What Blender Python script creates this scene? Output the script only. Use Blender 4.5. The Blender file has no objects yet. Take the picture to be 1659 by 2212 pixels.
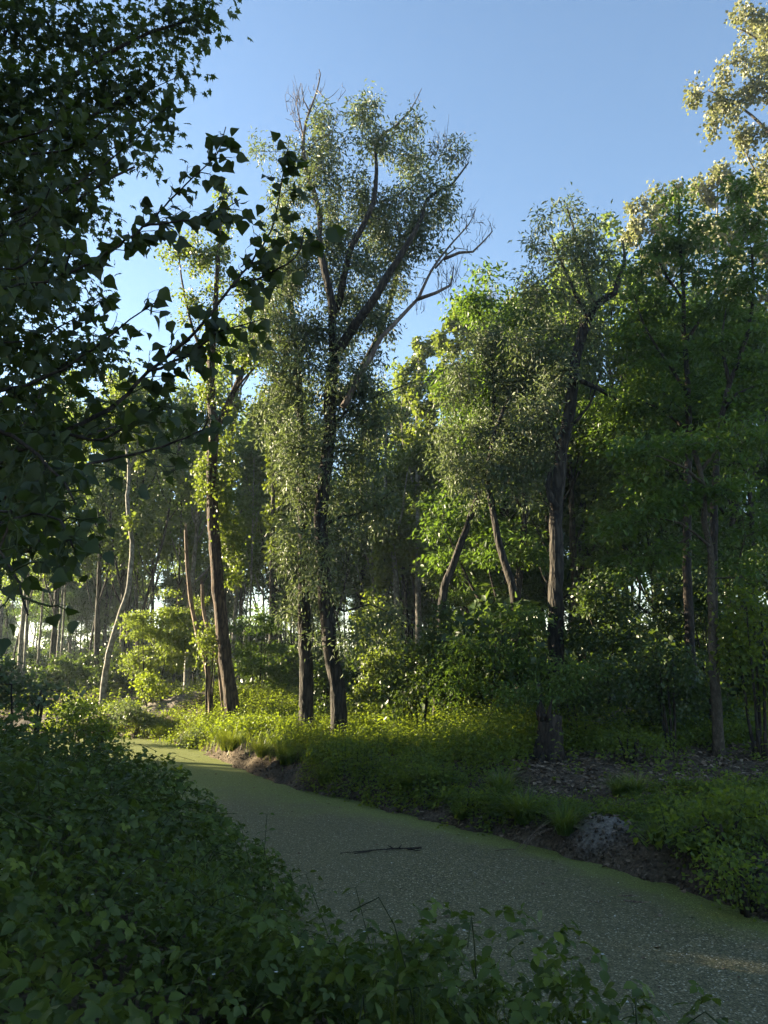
import bpy, math
import numpy as np
from mathutils import Vector

R = math.radians
S = bpy.context.scene
COL = S.collection
rs = np.random.RandomState

# ------------------------------------------------------------------ camera frame (used to lay out real distances)
EYE = np.array([0.0, 0.0, 2.5])
PITCH = R(10.95)
FWD = np.array([0, math.cos(PITCH), math.sin(PITCH)])
UPV = np.array([0, -math.sin(PITCH), math.cos(PITCH)])
FPX = 1659.0


def ray(px, py):
    return np.array([1.0, 0, 0]) * ((px - 829.5) / FPX) + UPV * ((1106 - py) / FPX) + FWD


def P(px, py, Y):
    d = ray(px, py)
    return EYE + d * (Y / d[1])


def G(px, py, z=0.0):
    d = ray(px, py)
    return EYE + d * ((z - EYE[2]) / d[2])


def mpp(Y):
    return Y / FPX * 1.02


# ------------------------------------------------------------------ terrain
_wr = [G(1659, 2010), G(1450, 1940), G(1200, 1850), G(1000, 1800), G(770, 1750), G(640, 1705), G(460, 1640), G(330, 1600)]
_wr = np.array([p[:2] for p in _wr])
_wr = np.vstack([[[13.0, -6.0], [8.2, 0.5]], _wr, [[-13.5, 28.6], [-22, 29.6], [-60, 31.0], [-300, 33]]])
_seg = np.gradient(_wr, axis=0)
_seg /= np.linalg.norm(_seg, axis=1)[:, None]
_nl = np.stack([-_seg[:, 1], _seg[:, 0]], 1)
_wl = _wr + _nl * 4.0
_wl = _wl[np.argsort(_wl[:, 1])]


def xr(y):
    return np.interp(y, _wr[:, 1], _wr[:, 0])


def xl(y):
    return np.interp(y, _wl[:, 1], _wl[:, 0])


def _slope(f, y):
    return 1.0 / np.sqrt(1 + ((f(y + 0.3) - f(y - 0.3)) / 0.6) ** 2)


def d_right(x, y):
    return (x - xr(y)) * _slope(xr, y)


def d_left(x, y):
    return (xl(y) - x) * _slope(xl, y)


_nr = rs(5)
_NK = [(_nr.uniform(-1, 1, 2) * f, _nr.uniform(0, 6.28), a) for f, a in
       [(0.25, 1), (0.3, 1), (0.6, .7), (0.8, .6), (1.3, .45), (1.7, .4), (2.9, .25), (3.7, .2), (6.1, .12), (7.7, .1)] for _ in range(2)]


def fnoise(x, y, s=1.0, o=0.0):
    v = 0
    for k, ph, a in _NK:
        v = v + a * np.sin((x * k[0] + y * k[1]) * s * 2.2 + ph + o * (1 + k[0]))
    return v / 2.2


MOUND = P(455, 1490, 28.5)
CLAY = np.array([2.86, 10.72, .3])


def smooth(t):
    t = np.clip(t, 0, 1)
    return t * t * (3 - 2 * t)


def ground_z(x, y):
    x = np.asarray(x, float)
    y = np.asarray(y, float)
    dr = d_right(x, y) + 0.18 * fnoise(x, y, 1.6)
    dl = d_left(x, y) + 0.15 * fnoise(x, y, 1.6, 2)
    right = -0.25 + 0.58 * smooth((dr + 0.35) / 1.1) + 0.18 * smooth((dr - 0.5) / 1.5) + 0.42 * smooth((dr - 1.5) / 8)
    left = -0.25 + 0.65 * smooth((dl + 0.3) / 1.3) + 0.5 * smooth((dl - 0.6) / 2.6)
    z = np.where(dr > -0.4, right, np.where(dl > -0.4, left, -0.3))
    m = np.exp(-(((x - MOUND[0]) / 3.8) ** 2 + ((y - MOUND[1]) / 3.0) ** 2))
    z = z + 0.95 * m * smooth((dr - 0.2) / 2.5)
    z = z + 0.03 * fnoise(x, y, 11, 5) * smooth(np.maximum(dr, dl) / 0.4) + 0.05 * fnoise(x, y, 2.5, 1) * smooth(np.maximum(dr, dl) / 0.8) + 0.035 * fnoise(x, y, 6, 3) * smooth(np.maximum(dr, dl) / 0.3)
    cl_ = np.exp(-(((x - CLAY[0]) / .36) ** 2 + ((y - CLAY[1]) / .34) ** 2) ** 1.5)
    z = z + cl_ * (.13 + .03 * fnoise(x, y, 7, 8))
    far = smooth((np.hypot(x, y) - 50) / 60)
    return z * (1 - far) + 0.9 * far


def on_ground(px, py):
    """first point of the terrain (or the water) along a line of sight"""
    d = ray(px, py)
    t = np.linspace(1.0, 70.0, 14000)
    q = EYE[None, :] + d[None, :] * t[:, None]
    hit = np.nonzero(q[:, 2] <= np.maximum(ground_z(q[:, 0], q[:, 1]), 0))[0]
    return q[hit[0]] if len(hit) else q[-1]


# ------------------------------------------------------------------ mesh helpers
def mesh_np(name, V, loops, sizes, mat, tint=None, smooth_sh=False):
    me = bpy.data.meshes.new(name)
    V = np.ascontiguousarray(V, np.float32)
    loops = np.ascontiguousarray(loops, np.int32)
    sizes = np.ascontiguousarray(sizes, np.int32)
    me.vertices.add(len(V))
    me.vertices.foreach_set('co', V.ravel())
    me.loops.add(len(loops))
    me.loops.foreach_set('vertex_index', loops)
    me.polygons.add(len(sizes))
    st = np.zeros(len(sizes), np.int32)
    st[1:] = np.cumsum(sizes)[:-1]
    me.polygons.foreach_set('loop_start', st)
    me.polygons.foreach_set('loop_total', sizes)
    if smooth_sh:
        me.polygons.foreach_set('use_smooth', np.ones(len(sizes), bool))
    if tint is not None:
        a = me.attributes.new('tint', 'FLOAT', 'FACE')
        a.data.foreach_set('value', np.ascontiguousarray(tint, np.float32))
    me.update(calc_edges=True)
    me.validate()
    if mat:
        me.materials.append(mat)
    return me


class Geo:
    """collects vertex / face arrays, makes one mesh"""

    def __init__(s):
        s.v, s.l, s.s, s.t, s.n = [], [], [], [], 0

    def add(s, V, loops, sizes, tint=None):
        s.v.append(np.asarray(V, float).reshape(-1, 3))
        s.l.append(np.asarray(loops).ravel() + s.n)
        s.s.append(np.asarray(sizes).ravel())
        s.t.append(np.full(len(s.s[-1]), 0.5) if tint is None else np.asarray(tint, float))
        s.n += len(s.v[-1])

    def mesh(s, name, mat, origin=(0, 0, 0), smooth_sh=False):
        V = np.concatenate(s.v) - np.asarray(origin)
        return mesh_np(name, V, np.concatenate(s.l), np.concatenate(s.s), mat, np.concatenate(s.t), smooth_sh)


def link(name, me, parent=None, loc=None):
    o = bpy.data.objects.new(name, me)
    COL.objects.link(o)
    if parent:
        o.parent = parent
    if loc is not None:
        o.location = loc
    return o


def tag(o, label=None, cat=None, group=None, kind=None):
    for k, v in (('label', label), ('category', cat), ('group', group), ('kind', kind)):
        if v:
            o[k] = v
    return o


def tube(g, pts, rad, sides=10, rough=0.0, seed=0, cap=True, tint=0.5, flare=0.0, lobes=0.0):
    """tapered tube along pts with uneven radius"""
    pts = np.asarray(pts, float)
    n = len(pts)
    rad = np.asarray(rad, float) * np.ones(n)
    T = np.gradient(pts, axis=0)
    T /= np.linalg.norm(T, axis=1)[:, None] + 1e-9
    r = rs(seed)
    u = np.cross(T[0], [0.31, 0.9, 0.2])
    u /= np.linalg.norm(u)
    ang = np.linspace(0, 2 * math.pi, sides, endpoint=False)
    ridge = 1 + lobes * (0.6 * np.sin(3 * ang + r.uniform(0, 6)) + 0.5 * np.sin(5 * ang + r.uniform(0, 6)))
    V = np.zeros((n, sides, 3))
    L = np.concatenate([[0], np.cumsum(np.linalg.norm(np.diff(pts, axis=0), axis=1))])
    for i in range(n):
        u = u - T[i] * np.dot(u, T[i])
        u /= np.linalg.norm(u) + 1e-9
        w = np.cross(T[i], u)
        rr = rad[i] * (1 + rough * r.uniform(-1, 1, sides))
        if flare:
            f = flare * math.exp(-L[i] / (rad[0] * 2.2))
            rr = rr * (1 + f * (0.6 + 0.6 * (ridge - 1) / max(lobes, 1e-3)))
        rr = rr * ridge
        V[i] = pts[i] + (np.cos(ang)[:, None] * u + np.sin(ang)[:, None] * w) * rr[:, None]
    a = np.arange(sides)
    b = (a + 1) % sides
    q = []
    for i in range(n - 1):
        q.append(np.stack([i * sides + a, i * sides + b, (i + 1) * sides + b, (i + 1) * sides + a], 1))
    q = np.concatenate(q)
    loops = q.ravel()
    sizes = np.full(len(q), 4)
    if cap:
        loops = np.concatenate([loops, a[::-1], (n - 1) * sides + a])
        sizes = np.concatenate([sizes, [sides, sides]])
    g.add(V, loops, sizes, np.full(len(sizes), tint))


def catmull(pts, step=0.35):
    pts = np.asarray(pts, float)
    if len(pts) < 3:
        n = max(2, int(np.linalg.norm(pts[-1] - pts[0]) / step) + 1)
        t = np.linspace(0, 1, n)[:, None]
        return pts[0] * (1 - t) + pts[-1] * t
    p = np.vstack([2 * pts[0] - pts[1], pts, 2 * pts[-1] - pts[-2]])
    out = []
    for i in range(1, len(p) - 2):
        n = max(1, int(np.linalg.norm(p[i + 1] - p[i]) / step))
        for t in np.linspace(0, 1, n, endpoint=False):
            a, b, c, d = p[i - 1], p[i], p[i + 1], p[i + 2]
            out.append(0.5 * (2 * b + (c - a) * t + (2 * a - 5 * b + 4 * c - d) * t * t + (3 * b - a - 3 * c + d) * t ** 3))
    out.append(pts[-1])
    return np.array(out)


# ---- leaves: a template is (verts: x width, y length, z normal ; loops ; sizes)
def leaf_template(prof, fold=0.18, curl=0.15, serr=0.0, twist=0.0):
    """prof: list of (t along length, half width)"""
    V, loops, sizes = [], [], []
    k = len(prof)
    for i, (t, w) in enumerate(prof):
        ww = w * (1 + (serr if i % 2 else -serr))
        z = -curl * t * t
        tw = twist * t
        V += [(0, t, z), (ww, t + 0.02, z + fold * w + tw * w), (-ww, t + 0.02, z + fold * w - tw * w)]
    for i in range(k - 1):
        a, b = i * 3, (i + 1) * 3
        loops += [a, a + 1, b + 1, b]
        loops += [a, b, b + 2, a + 2]
        sizes += [4, 4]
    return np.array(V, float), np.array(loops), np.array(sizes)


def rot_tpl(t, ang, off=(0, 0, 0), sc=1.0):
    V = t[0] * sc
    c, s = math.cos(ang), math.sin(ang)
    W = V.copy()
    W[:, 0] = V[:, 0] * c - V[:, 1] * s
    W[:, 1] = V[:, 0] * s + V[:, 1] * c
    return W + np.asarray(off), t[1], t[2]


def join_tpl(ts):
    V, l, s, n = [], [], [], 0
    for t in ts:
        V.append(t[0])
        l.append(t[1] + n)
        s.append(t[2])
        n += len(t[0])
    return np.concatenate(V), np.concatenate(l), np.concatenate(s)


T_DIA = (np.array([(0, 0, 0), (.5, .42, .1), (0, 1, -.08), (-.5, .42, .1)], float), np.array([0, 1, 2, 0, 2, 3]), np.array([3, 3]))
T_POP = leaf_template([(0, .02), (.1, .36), (.28, .5), (.42, .46), (.58, .33), (.74, .18), (.88, .07), (1, .0)], .45, .3, .06, .3)
T_POPB = leaf_template([(0, .02), (.1, .36), (.28, .5), (.42, .46), (.58, .33), (.74, .18), (.88, .07), (1, .0)], .7, -.12, .05, .6)
T_POPC = leaf_template([(0, .02), (.14, .40), (.3, .48), (.5, .38), (.7, .2), (1, .0)], .1, .4, .04, -.5)
_lf = leaf_template([(0, .02), (.1, .20), (.2, .27), (.3, .35), (.4, .33), (.5, .36), (.62, .27), (.74, .23), (.86, .10), (1, 0)], .26, .26, .10)
_lfm = leaf_template([(0, .02), (.2, .33), (.45, .42), (.75, .24), (1, 0)], .18, .16)
T_BRAM = join_tpl([rot_tpl(_lf, 0, (0, .34, 0), 1.0), rot_tpl(_lf, 1.35, (-.06, .2, .02), .86), rot_tpl(_lf, -1.3, (.06, .2, .02), .86)])
T_BRAMM = join_tpl([rot_tpl(_lfm, 0, (0, .32, 0), 1.0), rot_tpl(_lfm, 1.25, (-.02, .16, .02), .82), rot_tpl(_lfm, -1.25, (.02, .16, .02), .82)])
T_BRAMF = join_tpl([rot_tpl(T_DIA, 0, (0, .2, 0), 1.0), rot_tpl(T_DIA, 1.25, (0, .14, 0), .85), rot_tpl(T_DIA, -1.25, (0, .14, 0), .85)])
T_OVAL = leaf_template([(0, .02), (.2, .26), (.5, .33), (.8, .17), (1, 0)], .2, .22)


def _maple():
    ang = np.radians([-90, -62, -20, 5, 22, 40, 58, 74, 90, 106, 122, 140, 158, 175, 200, 242])
    rad = np.array([.12, .42, .6, .33, .8, .42, .62, .55, 1.0, .55, .62, .42, .8, .33, .6, .42])
    V = [(0, .3, .03)] + [(r * .6 * math.cos(a), .42 + r * .58 * math.sin(a) - .1, -.18 * r * r + .06 * (i % 2)) for i, (a, r) in enumerate(zip(ang, rad))]
    n = len(ang)
    l = []
    for i in range(n):
        l += [0, 1 + i, 1 + (i + 1) % n]
    return np.array(V, float), np.array(l), np.full(n, 3)


T_MAPLE = _maple()


def scatter(g, tpl, pos, d, nrm, sc, wid=1.0, tint=None):
    """one template copy per row, all arrays (N,3)"""
    N = len(pos)
    if N == 0:
        return
    d = d / (np.linalg.norm(d, axis=1)[:, None] + 1e-9)
    x = np.cross(d, nrm)
    x /= np.linalg.norm(x, axis=1)[:, None] + 1e-9
    z = np.cross(x, d)
    V0, l0, s0 = tpl
    sc = np.asarray(sc, float) * np.ones(N)
    V = (x[:, None, :] * (V0[None, :, 0:1] * wid) + d[:, None, :] * V0[None, :, 1:2] + z[:, None, :] * V0[None, :, 2:3]) * sc[:, None, None] + pos[:, None, :]
    nv = len(V0)
    loops = (l0[None, :] + (np.arange(N) * nv)[:, None]).ravel()
    sizes = np.tile(s0, N)
    if tint is None:
        tint = np.full(N, .5)
    g.add(V, loops, sizes, np.repeat(tint, len(s0)))


# ------------------------------------------------------------------ materials
def newmat(name):
    m = bpy.data.materials.new(name)
    m.use_nodes = True
    nt = m.node_tree
    nt.nodes.clear()
    out = nt.nodes.new('ShaderNodeOutputMaterial')
    return m, nt, out


def N(nt, typ, **kw):
    n = nt.nodes.new(typ)
    for k, v in kw.items():
        if k in n.inputs:
            n.inputs[k].default_value = v
        else:
            setattr(n, k, v)
    return n


def ramp(nt, stops, interp='LINEAR'):
    r = nt.nodes.new('ShaderNodeValToRGB')
    r.color_ramp.interpolation = interp
    e = r.color_ramp.elements
    while len(e) < len(stops):
        e.new(0.5)
    for i, (p, c) in enumerate(stops):
        e[i].position = p
        e[i].color = (*c, 1)
    return r


def leaf_mat(name, c0, c1, c2, under=None, trans=(.1, .2, .02), tfac=.4, rough=.5, spec=.35):
    m, nt, out = newmat(name)
    at = N(nt, 'ShaderNodeAttribute', attribute_name='tint')
    rp = ramp(nt, [(0, c0), (.5, c1), (1, c2)])
    nt.links.new(at.outputs['Fac'], rp.inputs[0])
    col = rp.outputs[0]
    if under:
        geo = N(nt, 'ShaderNodeNewGeometry')
        mx = N(nt, 'ShaderNodeMixRGB', blend_type='MIX')
        mx.inputs[2].default_value = (*under, 1)
        nt.links.new(geo.outputs['Backfacing'], mx.inputs[0])
        nt.links.new(col, mx.inputs[1])
        col = mx.outputs[0]
    b = N(nt, 'ShaderNodeBsdfPrincipled', Roughness=rough)
    b.inputs['Specular IOR Level'].default_value = spec
    nt.links.new(col, b.inputs['Base Color'])
    t = N(nt, 'ShaderNodeBsdfTranslucent')
    tm = N(nt, 'ShaderNodeMixRGB', blend_type='MIX')
    tm.inputs[0].default_value = .3
    tm.inputs[1].default_value = (*trans, 1)
    nt.links.new(rp.outputs[0], tm.inputs[2])
    nt.links.new(tm.outputs[0], t.inputs[0])
    ms = N(nt, 'ShaderNodeMixShader')
    ms.inputs[0].default_value = tfac
    nt.links.new(b.outputs[0], ms.inputs[1])
    nt.links.new(t.outputs[0], ms.inputs[2])
    nt.links.new(ms.outputs[0], out.inputs[0])
    return m


def bark_mat(name, dark, light, scale=9.0, stretch=.22, bump=.6, patch=None, patch_amt=.55):
    m, nt, out = newmat(name)
    tc = N(nt, 'ShaderNodeTexCoord')
    mp = N(nt, 'ShaderNodeMapping')
    mp.inputs['Scale'].default_value = (1, 1, stretch)
    nt.links.new(tc.outputs['Object'], mp.inputs[0])
    vo = N(nt, 'ShaderNodeTexVoronoi', feature='DISTANCE_TO_EDGE', Scale=scale)
    no = N(nt, 'ShaderNodeTexNoise', Scale=scale * 2.2, Detail=5.0)
    wr = N(nt, 'ShaderNodeMixRGB', blend_type='ADD')
    wr.inputs[0].default_value = .12
    nt.links.new(mp.outputs[0], wr.inputs[1])
    nt.links.new(mp.outputs[0], no.inputs['Vector'])
    nt.links.new(no.outputs['Color'], wr.inputs[2])
    nt.links.new(wr.outputs[0], vo.inputs['Vector'])
    rp = ramp(nt, [(0, dark), (.12, tuple(.5 * (a + b) for a, b in zip(dark, light))), (.35, light)])
    nt.links.new(vo.outputs['Distance'], rp.inputs[0])
    mx = N(nt, 'ShaderNodeMixRGB', blend_type='MULTIPLY')
    mx.inputs[0].default_value = .7
    r2 = ramp(nt, [(.3, (.5, .5, .5)), (.7, (1.2, 1.15, 1.1))])
    n2 = N(nt, 'ShaderNodeTexNoise', Scale=2.2, Detail=6.0)
    nt.links.new(mp.outputs[0], n2.inputs['Vector'])
    nt.links.new(n2.outputs['Fac'], r2.inputs[0])
    nt.links.new(rp.outputs[0], mx.inputs[1])
    nt.links.new(r2.outputs[0], mx.inputs[2])
    col = mx.outputs[0]
    if patch:
        n3 = N(nt, 'ShaderNodeTexNoise', Scale=3.0, Detail=5.0)
        nt.links.new(tc.outputs['Object'], n3.inputs['Vector'])
        r3 = ramp(nt, [(patch_amt - .04, (0, 0, 0)), (patch_amt + .06, (1, 1, 1))])
        nt.links.new(n3.outputs['Fac'], r3.inputs[0])
        m3 = N(nt, 'ShaderNodeMixRGB')
        m3.inputs[2].default_value = (*patch, 1)
        nt.links.new(r3.outputs[0], m3.inputs[0])
        nt.links.new(col, m3.inputs[1])
        col = m3.outputs[0]
    b = N(nt, 'ShaderNodeBsdfPrincipled', Roughness=.85)
    b.inputs['Specular IOR Level'].default_value = .2
    nt.links.new(col, b.inputs['Base Color'])
    bp = N(nt, 'ShaderNodeBump', Strength=bump, Distance=.05)
    ad = N(nt, 'ShaderNodeMath', operation='ADD')
    nt.links.new(vo.outputs['Distance'], ad.inputs[0])
    nt.links.new(no.outputs['Fac'], ad.inputs[1])
    nt.links.new(ad.outputs[0], bp.inputs['Height'])
    nt.links.new(bp.outputs[0], b.inputs['Normal'])
    nt.links.new(b.outputs[0], out.inputs[0])
    return m


M = {}
M['willow'] = leaf_mat('willow_leaf', (.066, .096, .04), (.088, .122, .055), (.125, .155, .075), (.15, .17, .12), (.17, .22, .05), .35, .5, .3)
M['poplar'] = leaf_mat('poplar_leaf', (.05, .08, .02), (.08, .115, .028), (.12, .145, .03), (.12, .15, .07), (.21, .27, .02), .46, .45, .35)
M['aspen'] = leaf_mat('silver_poplar_leaf', (.07, .085, .03), (.11, .125, .045), (.17, .17, .06), (.22, .22, .15), (.26, .27, .09), .4, .45, .35)
M['wood'] = leaf_mat('woodland_leaf', (.045, .08, .018), (.075, .12, .025), (.13, .165, .03), (.10, .14, .05), (.22, .30, .04), .5, .45, .35)
M['ash'] = leaf_mat('ash_leaf', (.032, .062, .014), (.052, .098, .02), (.09, .14, .025), (.07, .105, .035), (.16, .26, .02), .45, .45, .4)
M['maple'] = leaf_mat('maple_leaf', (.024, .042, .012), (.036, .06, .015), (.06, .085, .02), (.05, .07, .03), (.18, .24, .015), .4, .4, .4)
M['hawthorn'] = leaf_mat('hawthorn_leaf', (.075, .10, .02), (.105, .14, .028), (.15, .175, .038), None, (.26, .34, .035), .48, .5, .3)
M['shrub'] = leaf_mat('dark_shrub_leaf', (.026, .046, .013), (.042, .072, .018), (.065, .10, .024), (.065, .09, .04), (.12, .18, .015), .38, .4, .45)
M['bramble'] = leaf_mat('bramble_leaf', (.034, .054, .009), (.058, .09, .012), (.13, .165, .018), (.085, .105, .035), (.14, .22, .015), .32, .5, .3)
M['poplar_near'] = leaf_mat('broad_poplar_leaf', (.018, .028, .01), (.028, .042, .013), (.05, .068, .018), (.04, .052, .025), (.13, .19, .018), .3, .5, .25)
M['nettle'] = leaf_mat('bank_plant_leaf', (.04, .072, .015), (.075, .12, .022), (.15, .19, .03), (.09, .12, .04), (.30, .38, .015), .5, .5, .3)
M['grass'] = leaf_mat('grass_blade', (.05, .10, .02), (.07, .13, .025), (.13, .15, .05), None, (.27, .30, .02), .45, .45, .35)
M['litter'] = leaf_mat('dead_leaf', (.085, .06, .038), (.19, .14, .098), (.33, .26, .19), None, (.1, .07, .04), .1, .8, .1)
M['petal'] = leaf_mat('pale_petal', (.4, .38, .33), (.5, .5, .46), (.7, .7, .66), None, (.5, .5, .45), .3, .6, .2)
M['bark_willow'] = bark_mat('willow_bark', (.014, .012, .010), (.066, .056, .046), 8, .2, .9)
M['bark_red'] = bark_mat('rough_poplar_bark', (.02, .014, .01), (.11, .075, .05), 9, .18, .9)
M['bark_pale'] = bark_mat('pale_poplar_bark', (.13, .12, .10), (.32, .31, .28), 5, .8, .25, (.10, .09, .07), .58)
M['bark_ash'] = bark_mat('ash_bark', (.045, .037, .028), (.12, .10, .075), 14, .5, .35)
M['bark_dark'] = bark_mat('dark_bark', (.015, .012, .01), (.06, .048, .038), 10, .3, .6)
M['bark_grey'] = bark_mat('grey_brown_bark', (.025, .022, .018), (.10, .088, .072), 9, .35, .5)
M['dead'] = bark_mat('dead_wood', (.10, .07, .05), (.30, .23, .17), 12, .12, .6)
M['deadgrey'] = bark_mat('grey_dead_wood', (.09, .07, .06), (.22, .18, .155), 12, .15, .4)
M['stem'] = bark_mat('green_stem', (.03, .04, .015), (.06, .075, .03), 20, .3, .2)


# ------------------------------------------------------------------ tree builder
def limb(pts, r0, r1, dead=False, power=1.0):
    return dict(pts=np.asarray(pts, float), r0=r0, r1=r1, dead=dead, power=power)


def grow(nodes, clumps, r, bend=.25, seglen=.4, up=.6):
    n0 = len(nodes)
    cap = n0 + len(clumps) * 8 + 10
    pos = np.zeros((cap, 3))
    par = np.full(cap, -1)
    pos[:n0] = nodes
    n = n0
    dmin = np.array([np.min(np.sum((nodes - c) ** 2, axis=1)) for c in clumps]) if len(clumps) else []
    tips = []
    for ci in np.argsort(dmin):
        c = clumps[ci]
        dv = pos[:n] - c
        dist = np.sqrt(np.sum(dv * dv, axis=1)) + up * np.maximum(0, dv[:, 2])
        j = int(np.argmin(dist))
        D = np.linalg.norm(c - pos[j])
        k = int(np.clip(D / seglen, 1, 7))
        a = pos[j]
        mid = .5 * (a + c) + np.array([0, 0, bend * D * .5]) + r.normal(0, .08 * D, 3)
        pi = j
        for t in np.linspace(0, 1, k + 1)[1:]:
            p = (1 - t) ** 2 * a + 2 * t * (1 - t) * mid + t * t * c
            if t < 1:
                p = p + r.normal(0, .035 * D / k + .01, 3)
            pos[n] = p
            par[n] = pi
            pi = n
            n += 1
        tips.append(pi)
    return pos[:n], par[:n], n0, tips


def branch_tubes(g, pos, par, n0, rt=.007, expo=.5, sides=4, rmax=.12):
    n = len(pos)
    if n <= n0:
        return
    cnt = np.zeros(n)
    has = np.zeros(n, bool)
    for i in range(n - 1, n0 - 1, -1):
        if not has[i]:
            cnt[i] += 1
        if par[i] >= 0:
            cnt[par[i]] += cnt[i]
            has[par[i]] = True
    idx = np.arange(n0, n)
    pa = par[idx]
    rc = np.minimum(rt * cnt[idx] ** expo, rmax)
    rp = np.where(pa >= n0, np.minimum(np.minimum(rt * cnt[pa] ** expo, rmax), rc * 1.5), rc * 1.25)
    A, B = pos[pa], pos[idx]
    T = B - A
    T /= np.linalg.norm(T, axis=1)[:, None] + 1e-9
    u = np.cross(T, np.array([.37, .21, .9]))
    u /= np.linalg.norm(u, axis=1)[:, None] + 1e-9
    w = np.cross(T, u)
    ang = np.linspace(0, 2 * math.pi, sides, endpoint=False)
    ring = np.cos(ang)[None, :, None] * u[:, None, :] + np.sin(ang)[None, :, None] * w[:, None, :]
    V = np.concatenate([A[:, None] + ring * rp[:, None, None], B[:, None] + ring * rc[:, None, None]], axis=1)
    a = np.arange(sides)
    b = (a + 1) % sides
    q = np.stack([a, b, b + sides, a + sides], 1).ravel()
    m = len(idx)
    loops = (q[None, :] + (np.arange(m) * 2 * sides)[:, None]).ravel()
    g.add(V, loops, np.full(m * sides, 4), np.full(m * sides, .5))


def sample_blob(c, rad, n, r, shell=2.2):
    v = r.normal(0, 1, (n, 3))
    v /= np.linalg.norm(v, axis=1)[:, None]
    v *= r.uniform(0, 1, (n, 1)) ** (1 / shell) * np.where(r.uniform(0, 1, (n, 1)) < .16, r.uniform(1.0, 1.45, (n, 1)), 1)
    return np.asarray(c) + v * np.asarray(rad)


LEAF = {
    # template, length, width factor, droop, horizontal normals, clump radius (xyz)
    'willow': dict(t=T_DIA, L=.15, W=.32, droop=.5, up=.35, cr=(.34, .34, .42)),
    'poplar': dict(t=T_DIA, L=.11, W=.95, droop=.6, up=.2, cr=(.3, .3, .34)),
    'ash': dict(t=T_DIA, L=.14, W=.5, droop=.25, up=1.6, cr=(.46, .46, .17)),
    'maple': dict(t=T_MAPLE, L=.17, W=1.0, droop=.45, up=1.0, cr=(.42, .42, .22)),
    'oval': dict(t=T_DIA, L=.10, W=.75, droop=.3, up=.9, cr=(.32, .32, .22)),
    'fine': dict(t=T_DIA, L=.085, W=.6, droop=.4, up=.9, cr=(.36, .36, .15)),
}


def leaves_at(g, pts, kind, per, r, scale=1.0, center=None, crs=1.0, tint_mu=.45, tint_sd=.2):
    k = LEAF[kind]
    n = len(pts)
    if n == 0:
        return
    w = r.uniform(.45, 1.45, n)
    cnt = np.maximum(1, (per * PER * w)).astype(int)
    rep = np.repeat(np.arange(n), cnt)
    m = len(rep)
    off = r.normal(0, .52, (m, 3)) * np.array(k['cr']) * crs
    pos = pts[rep] + off
    rad = off / (np.linalg.norm(off, axis=1)[:, None] + 1e-6)
    d = rad * .6 + r.normal(0, .55, (m, 3)) + np.array([0, 0, -k['droop']])
    nr = r.normal(0, .6, (m, 3)) + np.array([0, 0, k['up']])
    ct = r.normal(0, tint_sd * .7, n)
    tint = np.clip(tint_mu + ct[rep] + r.normal(0, tint_sd, m), 0, 1)
    scatter(g, k['t'], pos, d, nr, k['L'] * scale * r.uniform(.65, 1.25, m), k['W'], tint)


def build_tree(limbs, clumps, kind, mats, per=50, scale=1.0, seed=0, bare=None, rt=.007, sides=18, origin=None, leafrep=1.0,
               flare=.38, crs=1.0, tint_mu=.45, up=.6, names=('trunk', 'crown'), twigsides=4, lobes=.05, rough=.05):
    """returns list of (part name, mesh) in local coordinates of origin"""
    r = rs(seed)
    if origin is None:
        origin = limbs[0]['pts'][0]
    gt, gd, nodes, dnodes = Geo(), Geo(), [], []
    for i, lb in enumerate(limbs):
        p = catmull(lb['pts'], .3)
        if i or len(p) > 4:
            j = r.normal(0, 1, p.shape) * (.006 + .03 * lb['r1'])
            j[0] = 0
            p = p + j
        t = np.linspace(0, 1, len(p)) ** lb['power']
        rad = lb['r0'] * (1 - t) + lb['r1'] * t
        tube(gd if lb['dead'] else gt, p, rad, sides if rad[0] > .05 else 7, rough, seed + i, flare=flare if i == 0 else 0, lobes=lobes if rad[0] > .05 else 0)
        k = len(p)
        st = int(k * .3) if i == 0 else 1
        (dnodes if lb['dead'] else nodes).append(p[st:])
    nodes = np.concatenate(nodes)
    out = []
    gl = Geo()
    if len(clumps):
        pos, par, n0, tips = grow(nodes, clumps, r, up=up)
        branch_tubes(gt, pos, par, n0, rt, sides=twigsides)
        leaves_at(gl, pos[tips], kind, per, r, scale, crs=crs, tint_mu=tint_mu)
        # some leaves along the thinner branches too
        ext = pos[n0:]
        ext = ext[r.uniform(0, 1, len(ext)) < .3 * leafrep]
        leaves_at(gl, ext, kind, per * .25, r, scale, crs=crs * .8, tint_mu=tint_mu)
    if bare is not None and len(bare):
        src = np.concatenate(dnodes) if dnodes else nodes
        pos, par, n0, tips = grow(src, bare, r, bend=.1, seglen=.25, up=1.2)
        branch_tubes(gd if dnodes else gt, pos, par, n0, .0075, .45, 4, .03)
    out.append((names[0], gt.mesh(names[0], mats[0], origin, False)))
    if gl.n:
        out.append((names[1], gl.mesh(names[1], mats[1], origin)))
    if gd.n:
        out.append(('dead_branch', gd.mesh('dead_branch', mats[2] if len(mats) > 2 else mats[0], origin)))
    return origin, out


def put_tree(name, label, cat, built, group=None):
    origin, parts = built
    e = bpy.data.objects.new(name, None)
    e.empty_display_size = .3
    e.location = origin
    COL.objects.link(e)
    tag(e, label, cat, group)
    for nm, me in parts:
        link(nm, me, e)
    return e


def copy_tree(e, loc, rz, sc, label, group, name=None, scz=None):
    c = e.copy()
    if name:
        c.name = name
    COL.objects.link(c)
    c.location = loc
    c.rotation_euler = (0, 0, rz)
    c.scale = (sc, sc, scz or sc)
    for k in ('label', 'group'):
        if k in c:
            del c[k]
    tag(c, label, None, group)
    for ch in list(e.children):
        d = ch.copy()
        COL.objects.link(d)
        d.parent = c
    return c


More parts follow.
